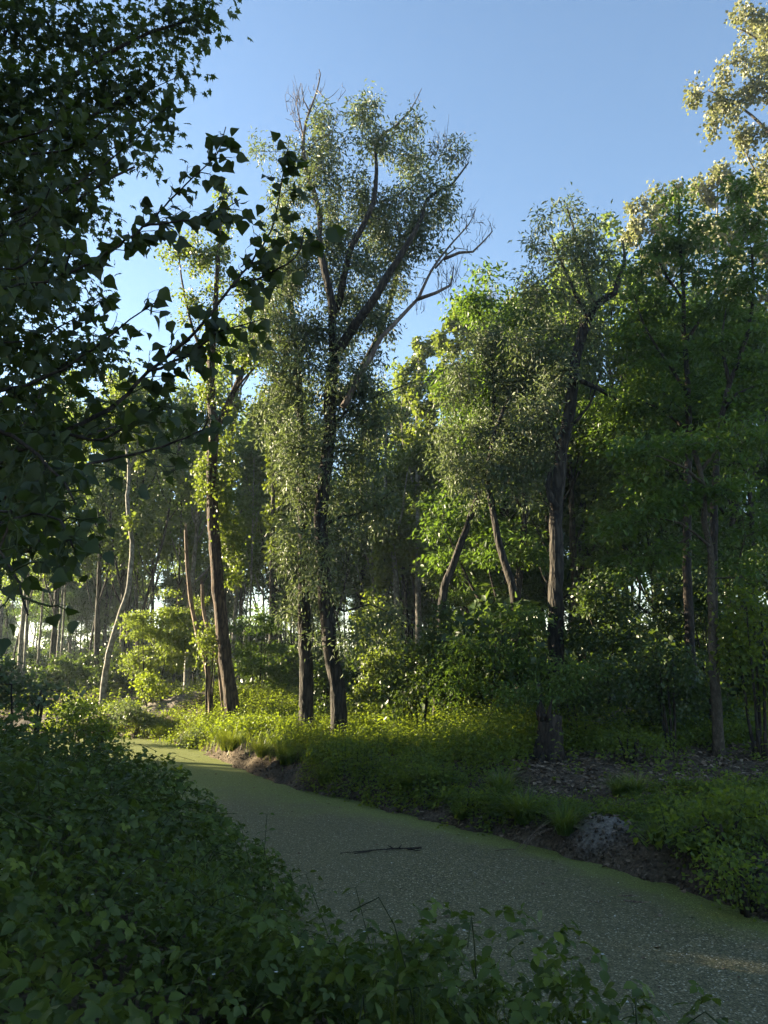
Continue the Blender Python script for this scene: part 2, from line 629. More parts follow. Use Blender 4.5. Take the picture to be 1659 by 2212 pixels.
def px_limb(L, Y, r0, r1, dead=False, seed=0, wob=.25, base=False, power=1.0):
    pts = []
    r = rs(seed)
    w0 = r.uniform(0, 6)
    for i, q in enumerate(L):
        dy = q[2] if len(q) > 2 else wob * math.sin(w0 + i * .9) * (0 if i == 0 else 1)
        pts.append(P(q[0], q[1], Y + dy))
    pts = np.array(pts)
    if base:
        g = ground_z(pts[0][0], pts[0][1])
        pts[0][2] = float(g) - .08
    return limb(pts, r0, r1, dead, power)


DENS, PER = 1.35, 1.75


def px_clumps(blobs, Y, dens, r, depth=.85, shell=2.2):
    out = []
    for b in blobs:
        px, py, rx, ry = b[:4]
        dY = b[4] if len(b) > 4 else 0
        f = b[5] if len(b) > 5 else 1
        m = mpp(Y + dY) 
        c = P(px, py, Y + dY)
        n = max(2, int(DENS * dens * f * math.pi * rx * ry * m * m))
        out.append(sample_blob(c, (rx * m, depth * .5 * (rx + ry) * m, ry * m), n, r, shell))
    return np.concatenate(out)


def brush(px, py, Y, n, h, seed, ang=0.0, spread=.35, dead=True):
    """a broom of thin upright bare twigs"""
    rr = rs(seed)
    out = []
    b = P(px, py, Y)
    for _ in range(n):
        s0 = b + rr.normal(0, .12, 3)
        d = np.array([ang + rr.normal(0, spread), rr.normal(0, spread), 1.0])
        L = h * rr.uniform(.4, 1.1)
        m_ = s0 + d * L * .5 + rr.normal(0, .04, 3)
        t_ = s0 + d * L * np.array([.75, .75, 1.0]) + rr.normal(0, .05, 3)
        out.append(limb([s0, m_, t_], .008, .003, dead))
        if rr.uniform() < .6:
            out.append(limb([m_, m_ + np.array([rr.normal(0, .12), rr.normal(0, .12), rr.uniform(.1, .35)]) * L], .005, .002, dead))
    return out

# ================================================================== SETTING: ground, stream
def axis(a, b, step, far, grow_=1.35):
    core = list(np.arange(a, b + 1e-6, step))
    s, v = step, b
    hi = []
    while v < far:
        s *= grow_
        v += s
        hi.append(v)
    s, v = step, a
    lo = []
    while v > -far:
        s *= grow_
        v -= s
        lo.append(v)
    return np.array(lo[::-1] + core + hi)


def grid_mesh(name, xs, ys, zf, mat, attrs=()):
    X, Y = np.meshgrid(xs, ys)
    Z = zf(X, Y)
    V = np.stack([X, Y, Z], -1).reshape(-1, 3)
    nx, ny = len(xs), len(ys)
    i, j = np.meshgrid(np.arange(nx - 1), np.arange(ny - 1))
    a = (j * nx + i).ravel()
    q = np.stack([a, a + 1, a + nx + 1, a + nx], 1)
    me = mesh_np(name, V, q.ravel(), np.full(len(q), 4), mat, None, True)
    for nm, f in attrs:
        at = me.attributes.new(nm, 'FLOAT', 'POINT')
        at.data.foreach_set('value', np.ascontiguousarray(f(X, Y).ravel(), np.float32))
    return me


LIT = np.array([4.7, 14.0, .65])


def clay_f(x, y):
    a = np.exp(-(((x - CLAY[0]) / .42) ** 2 + ((y - CLAY[1]) / .38) ** 2) ** 1.4)
    b = .8 * np.exp(-(((x - MOUND[0] + 1.6) / 2.6) ** 2 + ((y - MOUND[1] + .2) / 1.1) ** 2))
    b2 = .9 * np.exp(-(((x - MOUND[0] + 5.5) / 2.8) ** 2 + ((y - MOUND[1] - 1.0) / 1.3) ** 2))
    return np.clip(a + b + b2, 0, 1)


def litter_f(x, y):
    u = (x - LIT[0]) * .995 + (y - LIT[1]) * .0
    return np.exp(-(((x - LIT[0] - .3) / 3.0) ** 4 + ((y - LIT[1]) / 1.5) ** 4))


def make_ground_mat():
    m, nt, out = newmat('soil')
    tc = N(nt, 'ShaderNodeTexCoord')
    n1 = N(nt, 'ShaderNodeTexNoise', Scale=1.3, Detail=8.0)
    n2 = N(nt, 'ShaderNodeTexNoise', Scale=24.0, Detail=6.0)
    vo = N(nt, 'ShaderNodeTexVoronoi', Scale=26.0)
    for n in (n1, n2, vo):
        nt.links.new(tc.outputs['Object'], n.inputs['Vector'])
    r1 = ramp(nt, [(.3, (.04, .030, .02)), (.55, (.10, .078, .055)), (.75, (.17, .135, .10))])
    nt.links.new(n2.outputs['Fac'], r1.inputs[0])
    r0 = ramp(nt, [(.35, (.65, .62, .6)), (.65, (1.15, 1.15, 1.1))])
    nt.links.new(n1.outputs['Fac'], r0.inputs[0])
    mu = N(nt, 'ShaderNodeMixRGB', blend_type='MULTIPLY')
    mu.inputs[0].default_value = .9
    nt.links.new(r1.outputs[0], mu.inputs[1])
    nt.links.new(r0.outputs[0], mu.inputs[2])
    # pale dry clay
    at = N(nt, 'ShaderNodeAttribute', attribute_name='clay')
    ad = N(nt, 'ShaderNodeMath', operation='MULTIPLY_ADD')
    nt.links.new(n2.outputs['Fac'], ad.inputs[0])
    ad.inputs[1].default_value = .55
    nt.links.new(at.outputs['Fac'], ad.inputs[2])
    rc = ramp(nt, [(.6, (0, 0, 0)), (1.1, (1, 1, 1))])
    nt.links.new(ad.outputs[0], rc.inputs[0])
    rcl = ramp(nt, [(.3, (.10, .086, .07)), (.7, (.21, .185, .155))])
    nt.links.new(n2.outputs['Fac'], rcl.inputs[0])
    mx = N(nt, 'ShaderNodeMixRGB')
    nt.links.new(rc.outputs[0], mx.inputs[0])
    nt.links.new(mu.outputs[0], mx.inputs[1])
    nt.links.new(rcl.outputs[0], mx.inputs[2])
    b = N(nt, 'ShaderNodeBsdfPrincipled', Roughness=.95)
    b.inputs['Specular IOR Level'].default_value = .15
    nt.links.new(mx.outputs[0], b.inputs['Base Color'])
    bp = N(nt, 'ShaderNodeBump', Strength=.9, Distance=.05)
    nt.links.new(n2.outputs['Fac'], bp.inputs['Height'])
    nt.links.new(bp.outputs[0], b.inputs['Normal'])
    nt.links.new(b.outputs[0], out.inputs[0])
    return m


def make_water_mat():
    m, nt, out = newmat('duckweed_water')
    tc = N(nt, 'ShaderNodeTexCoord')
    mp = N(nt, 'ShaderNodeMapping')
    nt.links.new(tc.outputs['Object'], mp.inputs[0])
    vo = N(nt, 'ShaderNodeTexVoronoi', Scale=70.0)
    v2 = N(nt, 'ShaderNodeTexVoronoi', Scale=95.0)
    n1 = N(nt, 'ShaderNodeTexNoise', Scale=.9, Detail=7.0, Roughness=.65)
    n2 = N(nt, 'ShaderNodeTexNoise', Scale=9.0, Detail=5.0, Roughness=.7)
    for n in (vo, v2, n1, n2):
        nt.links.new(mp.outputs[0], n.inputs['Vector'])
    sp = N(nt, 'ShaderNodeSeparateColor')
    nt.links.new(vo.outputs['Color'], sp.inputs[0])
    # fluff-covered grey brown area, speckled
    rb = ramp(nt, [(0, (.044, .040, .014)), (.5, (.095, .086, .036)), (.84, (.15, .128, .062)), (.95, (.24, .21, .12)), (1, (.44, .40, .28))])
    nt.links.new(sp.outputs[0], rb.inputs[0])
    # green duckweed
    s2 = N(nt, 'ShaderNodeSeparateColor')
    nt.links.new(v2.outputs['Color'], s2.inputs[0])
    rg = ramp(nt, [(0, (.065, .078, .014)), (.5, (.125, .145, .028)), (.92, (.185, .20, .05)), (1, (.33, .33, .15))])
    nt.links.new(s2.outputs[0], rg.inputs[0])
    at = N(nt, 'ShaderNodeAttribute', attribute_name='green')
    ad = N(nt, 'ShaderNodeMath', operation='MULTIPLY_ADD')
    nt.links.new(n1.outputs['Fac'], ad.inputs[0])
    ad.inputs[1].default_value = .85
    nt.links.new(at.outputs['Fac'], ad.inputs[2])
    a2 = N(nt, 'ShaderNodeMath', operation='MULTIPLY_ADD')
    nt.links.new(n2.outputs['Fac'], a2.inputs[0])
    a2.inputs[1].default_value = .35
    nt.links.new(ad.outputs[0], a2.inputs[2])
    rm = ramp(nt, [(.66, (0, 0, 0)), (1.0, (1, 1, 1))])
    nt.links.new(a2.outputs[0], rm.inputs[0])
    mx = N(nt, 'ShaderNodeMixRGB')
    nt.links.new(rm.outputs[0], mx.inputs[0])
    nt.links.new(rb.outputs[0], mx.inputs[1])
    nt.links.new(rg.outputs[0], mx.inputs[2])
    b = N(nt, 'ShaderNodeBsdfPrincipled', Roughness=.62)
    b.inputs['Specular IOR Level'].default_value = .35
    nt.links.new(mx.outputs[0], b.inputs['Base Color'])
    bp = N(nt, 'ShaderNodeBump', Strength=.35, Distance=.01)
    nt.links.new(vo.outputs['Distance'], bp.inputs['Height'])
    nt.links.new(bp.outputs[0], b.inputs['Normal'])
    nt.links.new(b.outputs[0], out.inputs[0])
    return m


xs = axis(-15, 13, .11, 500)
ys = axis(3, 33, .11, 500)
gm = grid_mesh('ground', xs, ys, ground_z, make_ground_mat(), [('clay', clay_f)])
tag(link('ground', gm), kind='structure')

yy = np.concatenate([np.arange(-3, 27, .2), np.arange(27, 33.2, .06)])
row = []
for y in yy:
    row.append([(x, y, 0) for x in np.linspace(xl(y) - .6, xr(y) + .6, 24)])
V = np.array(row).reshape(-1, 3)
ny, nx = len(yy), 24
i, j = np.meshgrid(np.arange(nx - 1), np.arange(ny - 1))
a = (j * nx + i).ravel()
q = np.stack([a, a + 1, a + nx + 1, a + nx], 1)
wm = mesh_np('stream', V, q.ravel(), np.full(len(q), 4), make_water_mat(), None, True)
at = wm.attributes.new('green', 'FLOAT', 'POINT')
_dr = -d_right(V[:, 0], V[:, 1])
at.data.foreach_set('value', ((.72 + .25 * fnoise(V[:, 0], V[:, 1], 1.5)) * np.exp(-_dr / .30) * .75 + .72 * smooth((V[:, 1] - 11.5) / 8.0) - .06).astype(np.float32))
tag(link('stream', wm), kind='structure')

# ================================================================== light
SUN_AZ, SUN_EL = R(-70), R(14.5)          # azimuth from +Y towards +X
sd = np.array([math.sin(SUN_AZ) * math.cos(SUN_EL), math.cos(SUN_AZ) * math.cos(SUN_EL), math.sin(SUN_EL)])
w = bpy.data.worlds.new('World')
S.world = w
w.use_nodes = True
nt = w.node_tree
bg = nt.nodes['Background']
sky = nt.nodes.new('ShaderNodeTexSky')
sky.sky_type = 'NISHITA'
sky.sun_disc = False
sky.sun_elevation = SUN_EL
sky.sun_rotation = SUN_AZ
sky.air_density = 1.0
sky.dust_density = .4
sky.ozone_density = 1.9
nt.links.new(sky.outputs[0], bg.inputs[0])
bg.inputs[1].default_value = .05
sl = bpy.data.lights.new('sun', 'SUN')
sl.energy = 5.0
sl.angle = R(.5)
sl.color = (1.0, .85, .58)
so = bpy.data.objects.new('sun', sl)
COL.objects.link(so)
so.rotation_euler = Vector(sd).to_track_quat('Z', 'Y').to_euler()

cam = bpy.data.cameras.new('camera')
cam.sensor_fit = 'HORIZONTAL'
cam.sensor_width = 36
cam.lens = 36
cam.clip_start = .05
cam.clip_end = 3000
co = bpy.data.objects.new('camera', cam)
COL.objects.link(co)
co.location = EYE
co.rotation_euler = (R(90) + PITCH, 0, 0)
S.camera = co
S.view_settings.view_transform = 'Standard'
S.view_settings.look = 'None'
S.view_settings.exposure = 2.88
S.view_settings.gamma = 1
S.cycles.max_bounces = 8
S.cycles.diffuse_bounces = 4
S.cycles.transmission_bounces = 4
S.cycles.glossy_bounces = 2

# ================================================================== MAIN TREES
r = rs(11)
BW = (M['bark_willow'], M['willow'], M['deadgrey'])

# --- big forked willow
Y = 20.5
Ls = [
    px_limb([(737, 1578), (728, 1480), (712, 1380), (704, 1300), (698, 1200), (692, 1120), (700, 1040), (710, 960), (712, 900), (713, 840), (722, 780)], Y, .205, .165, base=True, wob=.08),
    px_limb([(722, 782), (718, 700, -.6), (716, 646, -.9), (700, 580, -1.0), (690, 520, -.8), (692, 470, -.1)], Y, .13, .065, seed=2),
    px_limb([(717, 690), (734, 646, -.5), (753, 550, -.9), (785, 486, -1.0), (810, 422, -.8), (812, 342, -.4), (809, 312, 0)], Y + .1, .11, .04, seed=3),
    px_limb([(722, 775), (753, 722, -.5), (804, 652, -.9), (836, 598, -1.0), (884, 521, -1.0), (910, 470, -.7), (922, 430, -.5), (945, 412, -.4), (977, 396, -.3), (1012, 351, -.2)], Y - .2, .145, .02, seed=4),
    px_limb([(713, 880), (760, 830), (820, 720), (852, 614), (865, 550), (860, 480)], Y + 1.2, .12, .04, seed=5),
    px_limb([(692, 1140), (735, 1118), (790, 1105), (850, 1060)], Y, .05, .015, seed=6),
    px_limb([(703, 1300), (745, 1320), (800, 1305), (850, 1330)], Y, .045, .012, seed=7),
    px_limb([(712, 930), (760, 880), (830, 850), (890, 825)], Y, .05, .012, seed=8),
    # dead ones
    px_limb([(692, 474), (680, 420), (660, 360), (655, 290), (668, 240), (684, 200), (692, 160), (688, 150)], Y, .08, .012, True, seed=2, wob=.1),
    px_limb([(658, 310), (648, 262), (640, 225), (650, 180)], Y, .03, .008, True, wob=.1),
    px_limb([(662, 330), (690, 300), (712, 290), (728, 262)], Y, .03, .008, True, wob=.1),
    px_limb([(668, 240), (655, 215), (652, 180)], Y, .025, .006, True, wob=.1),
    px_limb([(686, 195), (705, 215), (720, 205), (732, 192)], Y, .016, .005, True, wob=.1),
    px_limb([(809, 314), (830, 287), (852, 275), (884, 240), (900, 214), (911, 191)], Y + .1, .05, .008, True, wob=.1),
    px_limb([(740, 880), (790, 790), (826, 725), (852, 700), (884, 665), (902, 645), (932, 585), (951, 556), (980, 521), (1012, 486), (1028, 452)], Y - .6, .088, .010, True, wob=.15),
    px_limb([(900, 647), (942, 633), (972, 617), (980, 575)], Y - .6, .055, .012, True, wob=.1),
    px_limb([(958, 560), (993, 546), (1022, 543), (1044, 521), (1064, 500), (1058, 478)], Y - .6, .05, .008, True, wob=.1),
    px_limb([(940, 580), (965, 550), (985, 535), (1010, 540)], Y - .6, .03, .008, True, wob=.1),
]
for bx, by, bn, bh, ba in [(980, 600, 9, .9, .0), (968, 620, 8, 1.0, -.1), (955, 635, 6, .9, -.2), (1005, 490, 8, .6, .3), (1020, 475, 6, .5, .4), (1040, 520, 6, .4, .2), (1010, 545, 7, .5, .1), (1058, 500, 6, .35, .2), (935, 340, 10, 1.0, .1), (965, 330, 9, .9, .2), (1005, 360, 7, .8, .1), (900, 670, 7, .6, -.3),
                           (640, 235, 12, .7, -.3), (648, 280, 10, .8, -.4), (655, 225, 8, .6, -.1), (684, 195, 6, .5, .1), (725, 265, 6, .5, .3), (730, 215, 4, .3, .2), (905, 215, 4, .3, .1)]:
    Ls += brush(bx, by, Y - .4, bn, bh, int(bx + by), ba)
blobs = [(780, 245, 34, 42), (812, 240, 32, 34), (795, 320, 66, 50), (700, 262, 30, 34), (706, 305, 40, 50), (735, 390, 80, 60), (650, 330, 40, 40), (640, 420, 55, 70),
         (868, 320, 55, 60), (892, 275, 34, 40), (960, 350, 45, 40, 0, .6), (985, 330, 24, 30, 0, .8), (915, 430, 70, 60, -.4), (965, 450, 36, 45), (800, 470, 115, 75), (700, 510, 90, 80),
         (640, 600, 55, 80), (760, 600, 95, 80), (850, 540, 55, 55), (885, 500, 80, 50, -.3), (900, 540, 55, 36), (700, 710, 100, 80), (625, 750, 55, 95), (800, 680, 60, 70),
         (850, 640, 30, 50, .5, .6), (730, 840, 120, 80), (660, 940, 70, 90, 0, .8), (800, 860, 62, 80), (745, 980, 95, 90, .3), (640, 1070, 45, 80, 0, .6), (765, 1100, 70, 70, .2, .8),
         (690, 1255, 60, 55, -.5, .5), (650, 1220, 40, 70, -.3, .5), (820, 1090, 50, 60, .3, .7), (730, 1370, 55, 50, -.4, .5), (810, 1330, 60, 50, 0, .6), (560, 320, 10, 12, 0, .5)]
cl = px_clumps(blobs, Y, 5.2, r)
bare = px_clumps([(630, 230, 22, 45), (690, 190, 18, 35), (720, 230, 20, 30), (955, 320, 50, 40), (1000, 300, 14, 25), (970, 590, 22, 55), (1010, 480, 30, 40), (1050, 490, 18, 20), (900, 600, 30, 30), (640, 290, 25, 30)], Y, 16, r, .6)
put_tree('willow_tree', 'tallest grey-green willow with a widely forked dark trunk and dead bare branches reaching right', 'tree',
         build_tree(Ls, cl, 'willow', BW, per=62, seed=21, bare=bare, scale=1.0))

# --- twin trunk just left of it
Y = 21.2
Ls = [px_limb([(661, 1566), (661, 1450), (657, 1350), (655, 1200), (652, 1050), (648, 900), (642, 760), (630, 680), (624, 560), (618, 470)], Y, .20, .05, base=True, wob=.08),
      px_limb([(645, 820), (610, 740), (585, 640)], Y, .07, .02, seed=3),
      px_limb([(652, 1060), (625, 980), (600, 900)], Y, .05, .015, seed=4)]
cl = px_clumps([(600, 560, 45, 80, 0, .7), (590, 690, 50, 80), (620, 820, 50, 90), (650, 1000, 50, 110, 0, .6), (620, 1150, 45, 80, 0, .6), (650, 1280, 50, 70, 0, .6), (640, 1360, 45, 50, -.3, .5), (590, 900, 40, 60), (690, 1160, 30, 90, 0, .5), (600, 470, 30, 50, 0, .5)], Y, 4.6, r)
put_tree('willow_tree', 'straight dark-trunked willow standing left of the tallest forked willow, sparse leaves down its stem', 'tree',
         build_tree(Ls, cl, 'willow', BW, per=55, seed=22))

# --- leaning rough-barked poplar on the mound
Y = 24.7
Ls = [px_limb([(506, 1548), (491, 1450), (478, 1350), (468, 1230), (459, 1100), (458, 1000), (462, 925)], Y, .22, .17, base=True, wob=.06),
      px_limb([(462, 928), (456, 850), (458, 780), (466, 650), (474, 520), (482, 420)], Y, .15, .03, seed=5),
      px_limb([(463, 935), (485, 890), (510, 835), (538, 770), (562, 700), (592, 610), (600, 560)], Y, .13, .03, seed=6),
      px_limb([(458, 800), (420, 720), (395, 620), (385, 540)], Y, .07, .02, seed=7),
      px_limb([(500, 850), (545, 800), (590, 760)], Y, .05, .015, seed=8)]
cl = px_clumps([(478, 450, 36, 50, 0, .8), (450, 520, 55, 50, 0, .8), (400, 560, 45, 50, 0, .7), (360, 520, 30, 40, 0, .6), (480, 600, 50, 60, 0, .7), (420, 650, 45, 50, 0, .6), (560, 640, 40, 60, 0, .8), (585, 720, 40, 60, 0, .8),
                (540, 780, 40, 50, 0, .7), (470, 720, 36, 50, 0, .5), (500, 900, 36, 40, 0, .6), (450, 830, 30, 60, 0, .5), (488, 1080, 26, 90, .4, 1.5), (496, 1180, 26, 70, .4, 1.4), (446, 1040, 20, 70, .2, 1.0), (508, 1245, 22, 36, .4, 1.0), (470, 960, 20, 50, .3, 1), (610, 620, 30, 50, 0, .8)], Y, 4.6, r)
put_tree('poplar_tree', 'leaning poplar with rust-edged rough bark rooted on the sunlit mound, forking high up', 'tree',
         build_tree(Ls, cl, 'poplar', (M['bark_red'], M['poplar']), per=62, seed=23, scale=.9, tint_mu=.4))

# --- right willow with a bent top
Y = 20.0
Ls = [px_limb([(1199, 1575), (1201, 1450), (1200, 1350), (1201, 1270), (1203, 1190), (1200, 1110), (1207, 1040), (1216, 960), (1228, 900), (1238, 830), (1243, 780), (1258, 720), (1270, 682)], Y, .215, .135, base=True, wob=.08),
      px_limb([(1269, 690), (1284, 662), (1306, 646), (1328, 632), (1334, 605), (1350, 570), (1345, 520)], Y, .13, .025, seed=5, wob=.1),
      px_limb([(1270, 680), (1246, 640), (1215, 570), (1190, 510)], Y, .07, .02, seed=6),
      px_limb([(1284, 664), (1262, 580), (1240, 500), (1225, 450)], Y, .06, .02, seed=16),
      px_limb([(1240, 822), (1262, 826), (1299, 842), (1328, 862), (1370, 860), (1440, 850)], Y - .3, .075, .02, seed=7, wob=.1),
      px_limb([(1203, 1100), (1190, 1075), (1184, 1050), (1188, 1020)], Y, .12, .05, seed=8, wob=.05),
      px_limb([(1213, 980), (1180, 900), (1150, 850)], Y, .06, .015, seed=9),
      px_limb([(1222, 930), (1270, 880), (1300, 800)], Y, .05, .015, seed=10)]
cl = px_clumps([(1225, 462, 50, 36, 0, .9), (1170, 505, 45, 34, 0, .8), (1290, 505, 45, 45, 0, .8), (1235, 540, 65, 45, 0, .9), (1165, 610, 50, 45, 0, .9), (1280, 590, 60, 50, 0, .7), (1215, 655, 75, 45, 0, .7), (1150, 650, 30, 30, 0, .7), (1170, 740, 70, 60),
                (1290, 720, 60, 45, .5), (1330, 560, 30, 60, 0, .7), (1190, 830, 60, 60), (1150, 900, 60, 60), (1270, 790, 40, 50, .4, .7), (1180, 970, 40, 60, .4, .8)], Y, 4.6, r)
put_tree('willow_tree', 'dark willow on the right whose trunk bends to the right below a small airy crown', 'tree',
         build_tree(Ls, cl, 'willow', BW, per=62, seed=24, scale=1.05))

# --- crossing pair of leaning willows
Y = 21.5
Ls = [px_limb([(942, 1350), (955, 1300), (976, 1230), (1000, 1160), (1025, 1090), (1045, 1030), (1060, 950), (1068, 850), (1060, 760)], Y, .155, .04, base=True, wob=.08)]
cl = px_clumps([(1050, 780, 80, 60), (1000, 830, 55, 70), (1090, 850, 80, 70), (1020, 930, 80, 70), (1100, 960, 70, 70), (980, 1000, 50, 50, 0, .8), (1060, 730, 40, 40)], Y, 5.0, r)
put_tree('willow_tree', 'dense grey-green willow on a dark trunk slanting steeply up to the right', 'tree',
         build_tree(Ls, cl, 'willow', BW, per=62, seed=25, up=.3))
Y = 20.6
Ls = [px_limb([(1122, 1360), (1113, 1310), (1098, 1240), (1080, 1180), (1066, 1110), (1056, 1040), (1062, 960), (1090, 880)], Y, .15, .05, base=True, wob=.08)]
cl = px_clumps([(1110, 930, 55, 60, 0, .8), (1060, 1010, 70, 60), (1120, 1030, 60, 60), (1000, 1060, 50, 40, 0, .7), (1150, 830, 50, 70), (1130, 760, 45, 50, 0, .8)], Y, 5.0, r)
put_tree('willow_tree', 'willow on a dark trunk slanting up to the left, crossing its right-leaning neighbour', 'tree',
         build_tree(Ls, cl, 'willow', (M['bark_willow'], M['willow']), per=58, seed=26, up=.3))

# --- ash trees on the right
BA = (M['bark_ash'], M['ash'])
Y = 14.8
Ls = [px_limb([(1552, 1620), (1548, 1530), (1540, 1400), (1538, 1290), (1535, 1180), (1521, 1125), (1521, 1065), (1512, 1020), (1495, 960)], Y, .105, .045, base=True, wob=.06),
      px_limb([(1518, 1045), (1480, 1010), (1420, 985)], Y, .04, .012, seed=3),
      px_limb([(1512, 1020), (1560, 960), (1610, 930)], Y, .04, .012, seed=4),
      px_limb([(1533, 1180), (1470, 1130), (1400, 1120)], Y, .03, .01, seed=5)]
cl = px_clumps([(1500, 960, 90, 40), (1400, 990, 80, 45), (1600, 960, 60, 60), (1430, 1080, 80, 50), (1560, 1070, 70, 50), (1620, 1130, 50, 60), (1360, 1130, 60, 45), (1460, 1180, 60, 40, 0, .7), (1600, 1230, 50, 40, 0, .7), (1370, 1240, 60, 40, .5, .7)], Y, 6.5, r)
put_tree('ash_tree', 'slender ash with a kinked pale tan trunk at the right edge of the leaf litter', 'tree',
         build_tree(Ls, cl, 'ash', BA, per=46, seed=27, scale=1.0, tint_mu=.5))
Y = 18.5
Ls = [px_limb([(1492, 1500), (1488, 1330), (1484, 1230), (1486, 1050), (1487, 863), (1479, 738), (1476, 636), (1469, 517), (1465, 440)], Y, .13, .03, base=True, wob=.08),
      px_limb([(1487, 850), (1440, 780), (1400, 720), (1370, 640)], Y, .05, .015, seed=3), px_limb([(1480, 740), (1530, 660), (1560, 600)], Y, .05, .015, seed=4),
      px_limb([(1487, 930), (1420, 880), (1360, 860)], Y, .05, .015, seed=5), px_limb([(1477, 650), (1430, 580), (1410, 520)], Y, .045, .015, seed=6)]
cl = px_clumps([(1455, 455, 40, 45), (1500, 500, 45, 50), (1430, 540, 55, 45), (1380, 580, 35, 40, 0, .8), (1500, 590, 70, 50), (1420, 650, 75, 45), (1540, 680, 50, 50), (1370, 720, 50, 45), (1460, 760, 75, 45), (1400, 820, 75, 36), (1350, 870, 60, 36), (1470, 880, 70, 40), (1530, 800, 50, 45), (1360, 640, 30, 30, 0, .7)], Y, 5.2, r)
put_tree('ash_tree', 'tall dark-leaved ash with layered sprays and a thin straight dark trunk', 'tree',
         build_tree(Ls, cl, 'ash', (M['bark_dark'], M['ash']), per=46, seed=28, scale=1.1, tint_mu=.4))
Y = 17.0
Ls = [px_limb([(1535, 1480), (1540, 1250), (1548, 1000), (1563, 880), (1590, 790), (1615, 721), (1627, 636), (1625, 540)], Y, .12, .03, base=True, wob=.08),
      px_limb([(1560, 890), (1590, 850), (1640, 830)], Y, .05, .012, seed=3), px_limb([(1575, 830), (1560, 740), (1570, 660)], Y, .05, .012, seed=4)]
cl = px_clumps([(1600, 400, 40, 50, 0, .7), (1620, 480, 50, 50), (1580, 560, 50, 50), (1640, 580, 50, 60), (1590, 650, 50, 40), (1640, 700, 50, 50), (1570, 750, 50, 50), (1630, 800, 60, 50), (1590, 870, 60, 40), (1660, 900, 50, 50)], Y, 5.2, r)
put_tree('ash_tree', 'bright-tipped ash at the right edge with a right-leaning trunk and sunlit upper sprays', 'tree',
         build_tree(Ls, cl, 'ash', (M['bark_dark'], M['ash']), per=44, seed=29, scale=1.1, tint_mu=.6))

# --- big silver poplar, top right
Y = 25.0
Ls = [px_limb([(1760, 1500), (1752, 1200), (1745, 900), (1740, 600), (1730, 300), (1720, 0), (1715, -200)], Y, .38, .12, base=True, wob=.1),
      px_limb([(1736, 420), (1690, 330), (1640, 265), (1590, 225), (1530, 195)], Y, .10, .02, seed=3), px_limb([(1728, 230), (1680, 130), (1630, 80), (1590, 60)], Y, .09, .02, seed=4),
      px_limb([(1740, 560), (1700, 470), (1650, 400), (1610, 330)], Y, .09, .02, seed=5)]
cl = px_clumps([(1640, 50, 46, 50), (1610, 20, 40, 30, 0, .8), (1600, 130, 50, 30), (1640, 130, 40, 40), (1560, 170, 36, 22), (1510, 205, 34, 22), (1560, 215, 50, 28), (1610, 220, 50, 40), (1650, 200, 40, 50), (1580, 265, 45, 26), (1540, 280, 24, 14, 0, .7), (1640, 300, 50, 40), (1600, 320, 36, 30, 0, .8), (1650, 390, 40, 50), (1690, 100, 50, 120), (1700, 300, 50, 100), (1640, 450, 40, 40, 0, .5)], Y, 2.9, r)
put_tree('silver_poplar_tree', 'huge silver-leaved poplar reaching in from the top right edge, glowing gold in the sun', 'tree',
         build_tree(Ls, cl, 'poplar', (M['bark_grey'], M['aspen']), per=60, seed=30, scale=1.25))

# --- golden poplars behind the ashes
Y = 33
Ls = [px_limb([(1450, 1480), (1446, 1000), (1440, 700), (1436, 420)], Y, .2, .03, base=True), px_limb([(1446, 900), (1400, 700), (1380, 520)], Y, .08, .02), px_limb([(1446, 950), (1490, 750), (1500, 560)], Y, .08, .02)]
cl = px_clumps([(1436, 420, 40, 50, 0, .8), (1380, 480, 40, 50), (1450, 540, 70, 70), (1390, 620, 60, 60), (1480, 680, 60, 60), (1400, 740, 60, 60), (1470, 830, 70, 60, 0, .8), (1350, 800, 50, 50, 0, .7), (1430, 950, 80, 60, 0, .6)], Y, 2.6, r)
pA = put_tree('poplar_tree', 'golden-lit poplar behind the tall dark ash, showing between its layered sprays', 'tree',
              build_tree(Ls, cl, 'poplar', (M['bark_pale'], M['aspen']), per=55, seed=31, scale=1.7))
Y = 36
Ls = [px_limb([(1540, 1480), (1535, 1000), (1545, 700), (1550, 400)], Y, .22, .03, base=True), px_limb([(1540, 900), (1590, 700), (1610, 480)], Y, .08, .02), px_limb([(1538, 950), (1500, 750), (1510, 560)], Y, .08, .02)]
cl = px_clumps([(1520, 400, 50, 40, 0, .9), (1570, 410, 50, 50), (1630, 430, 50, 60), (1540, 500, 60, 60), (1620, 540, 60, 60), (1560, 640, 60, 70), (1640, 680, 50, 80), (1560, 780, 70, 70), (1630, 860, 60, 70, 0, .8), (1550, 920, 70, 60, 0, .7)], Y, 2.5, r)
put_tree('poplar_tree', 'tall golden poplar behind the bright-tipped ash, below the huge silver poplar', 'tree',
         build_tree(Ls, cl, 'poplar', (M['bark_pale'], M['aspen']), per=55, seed=32, scale=1.8))

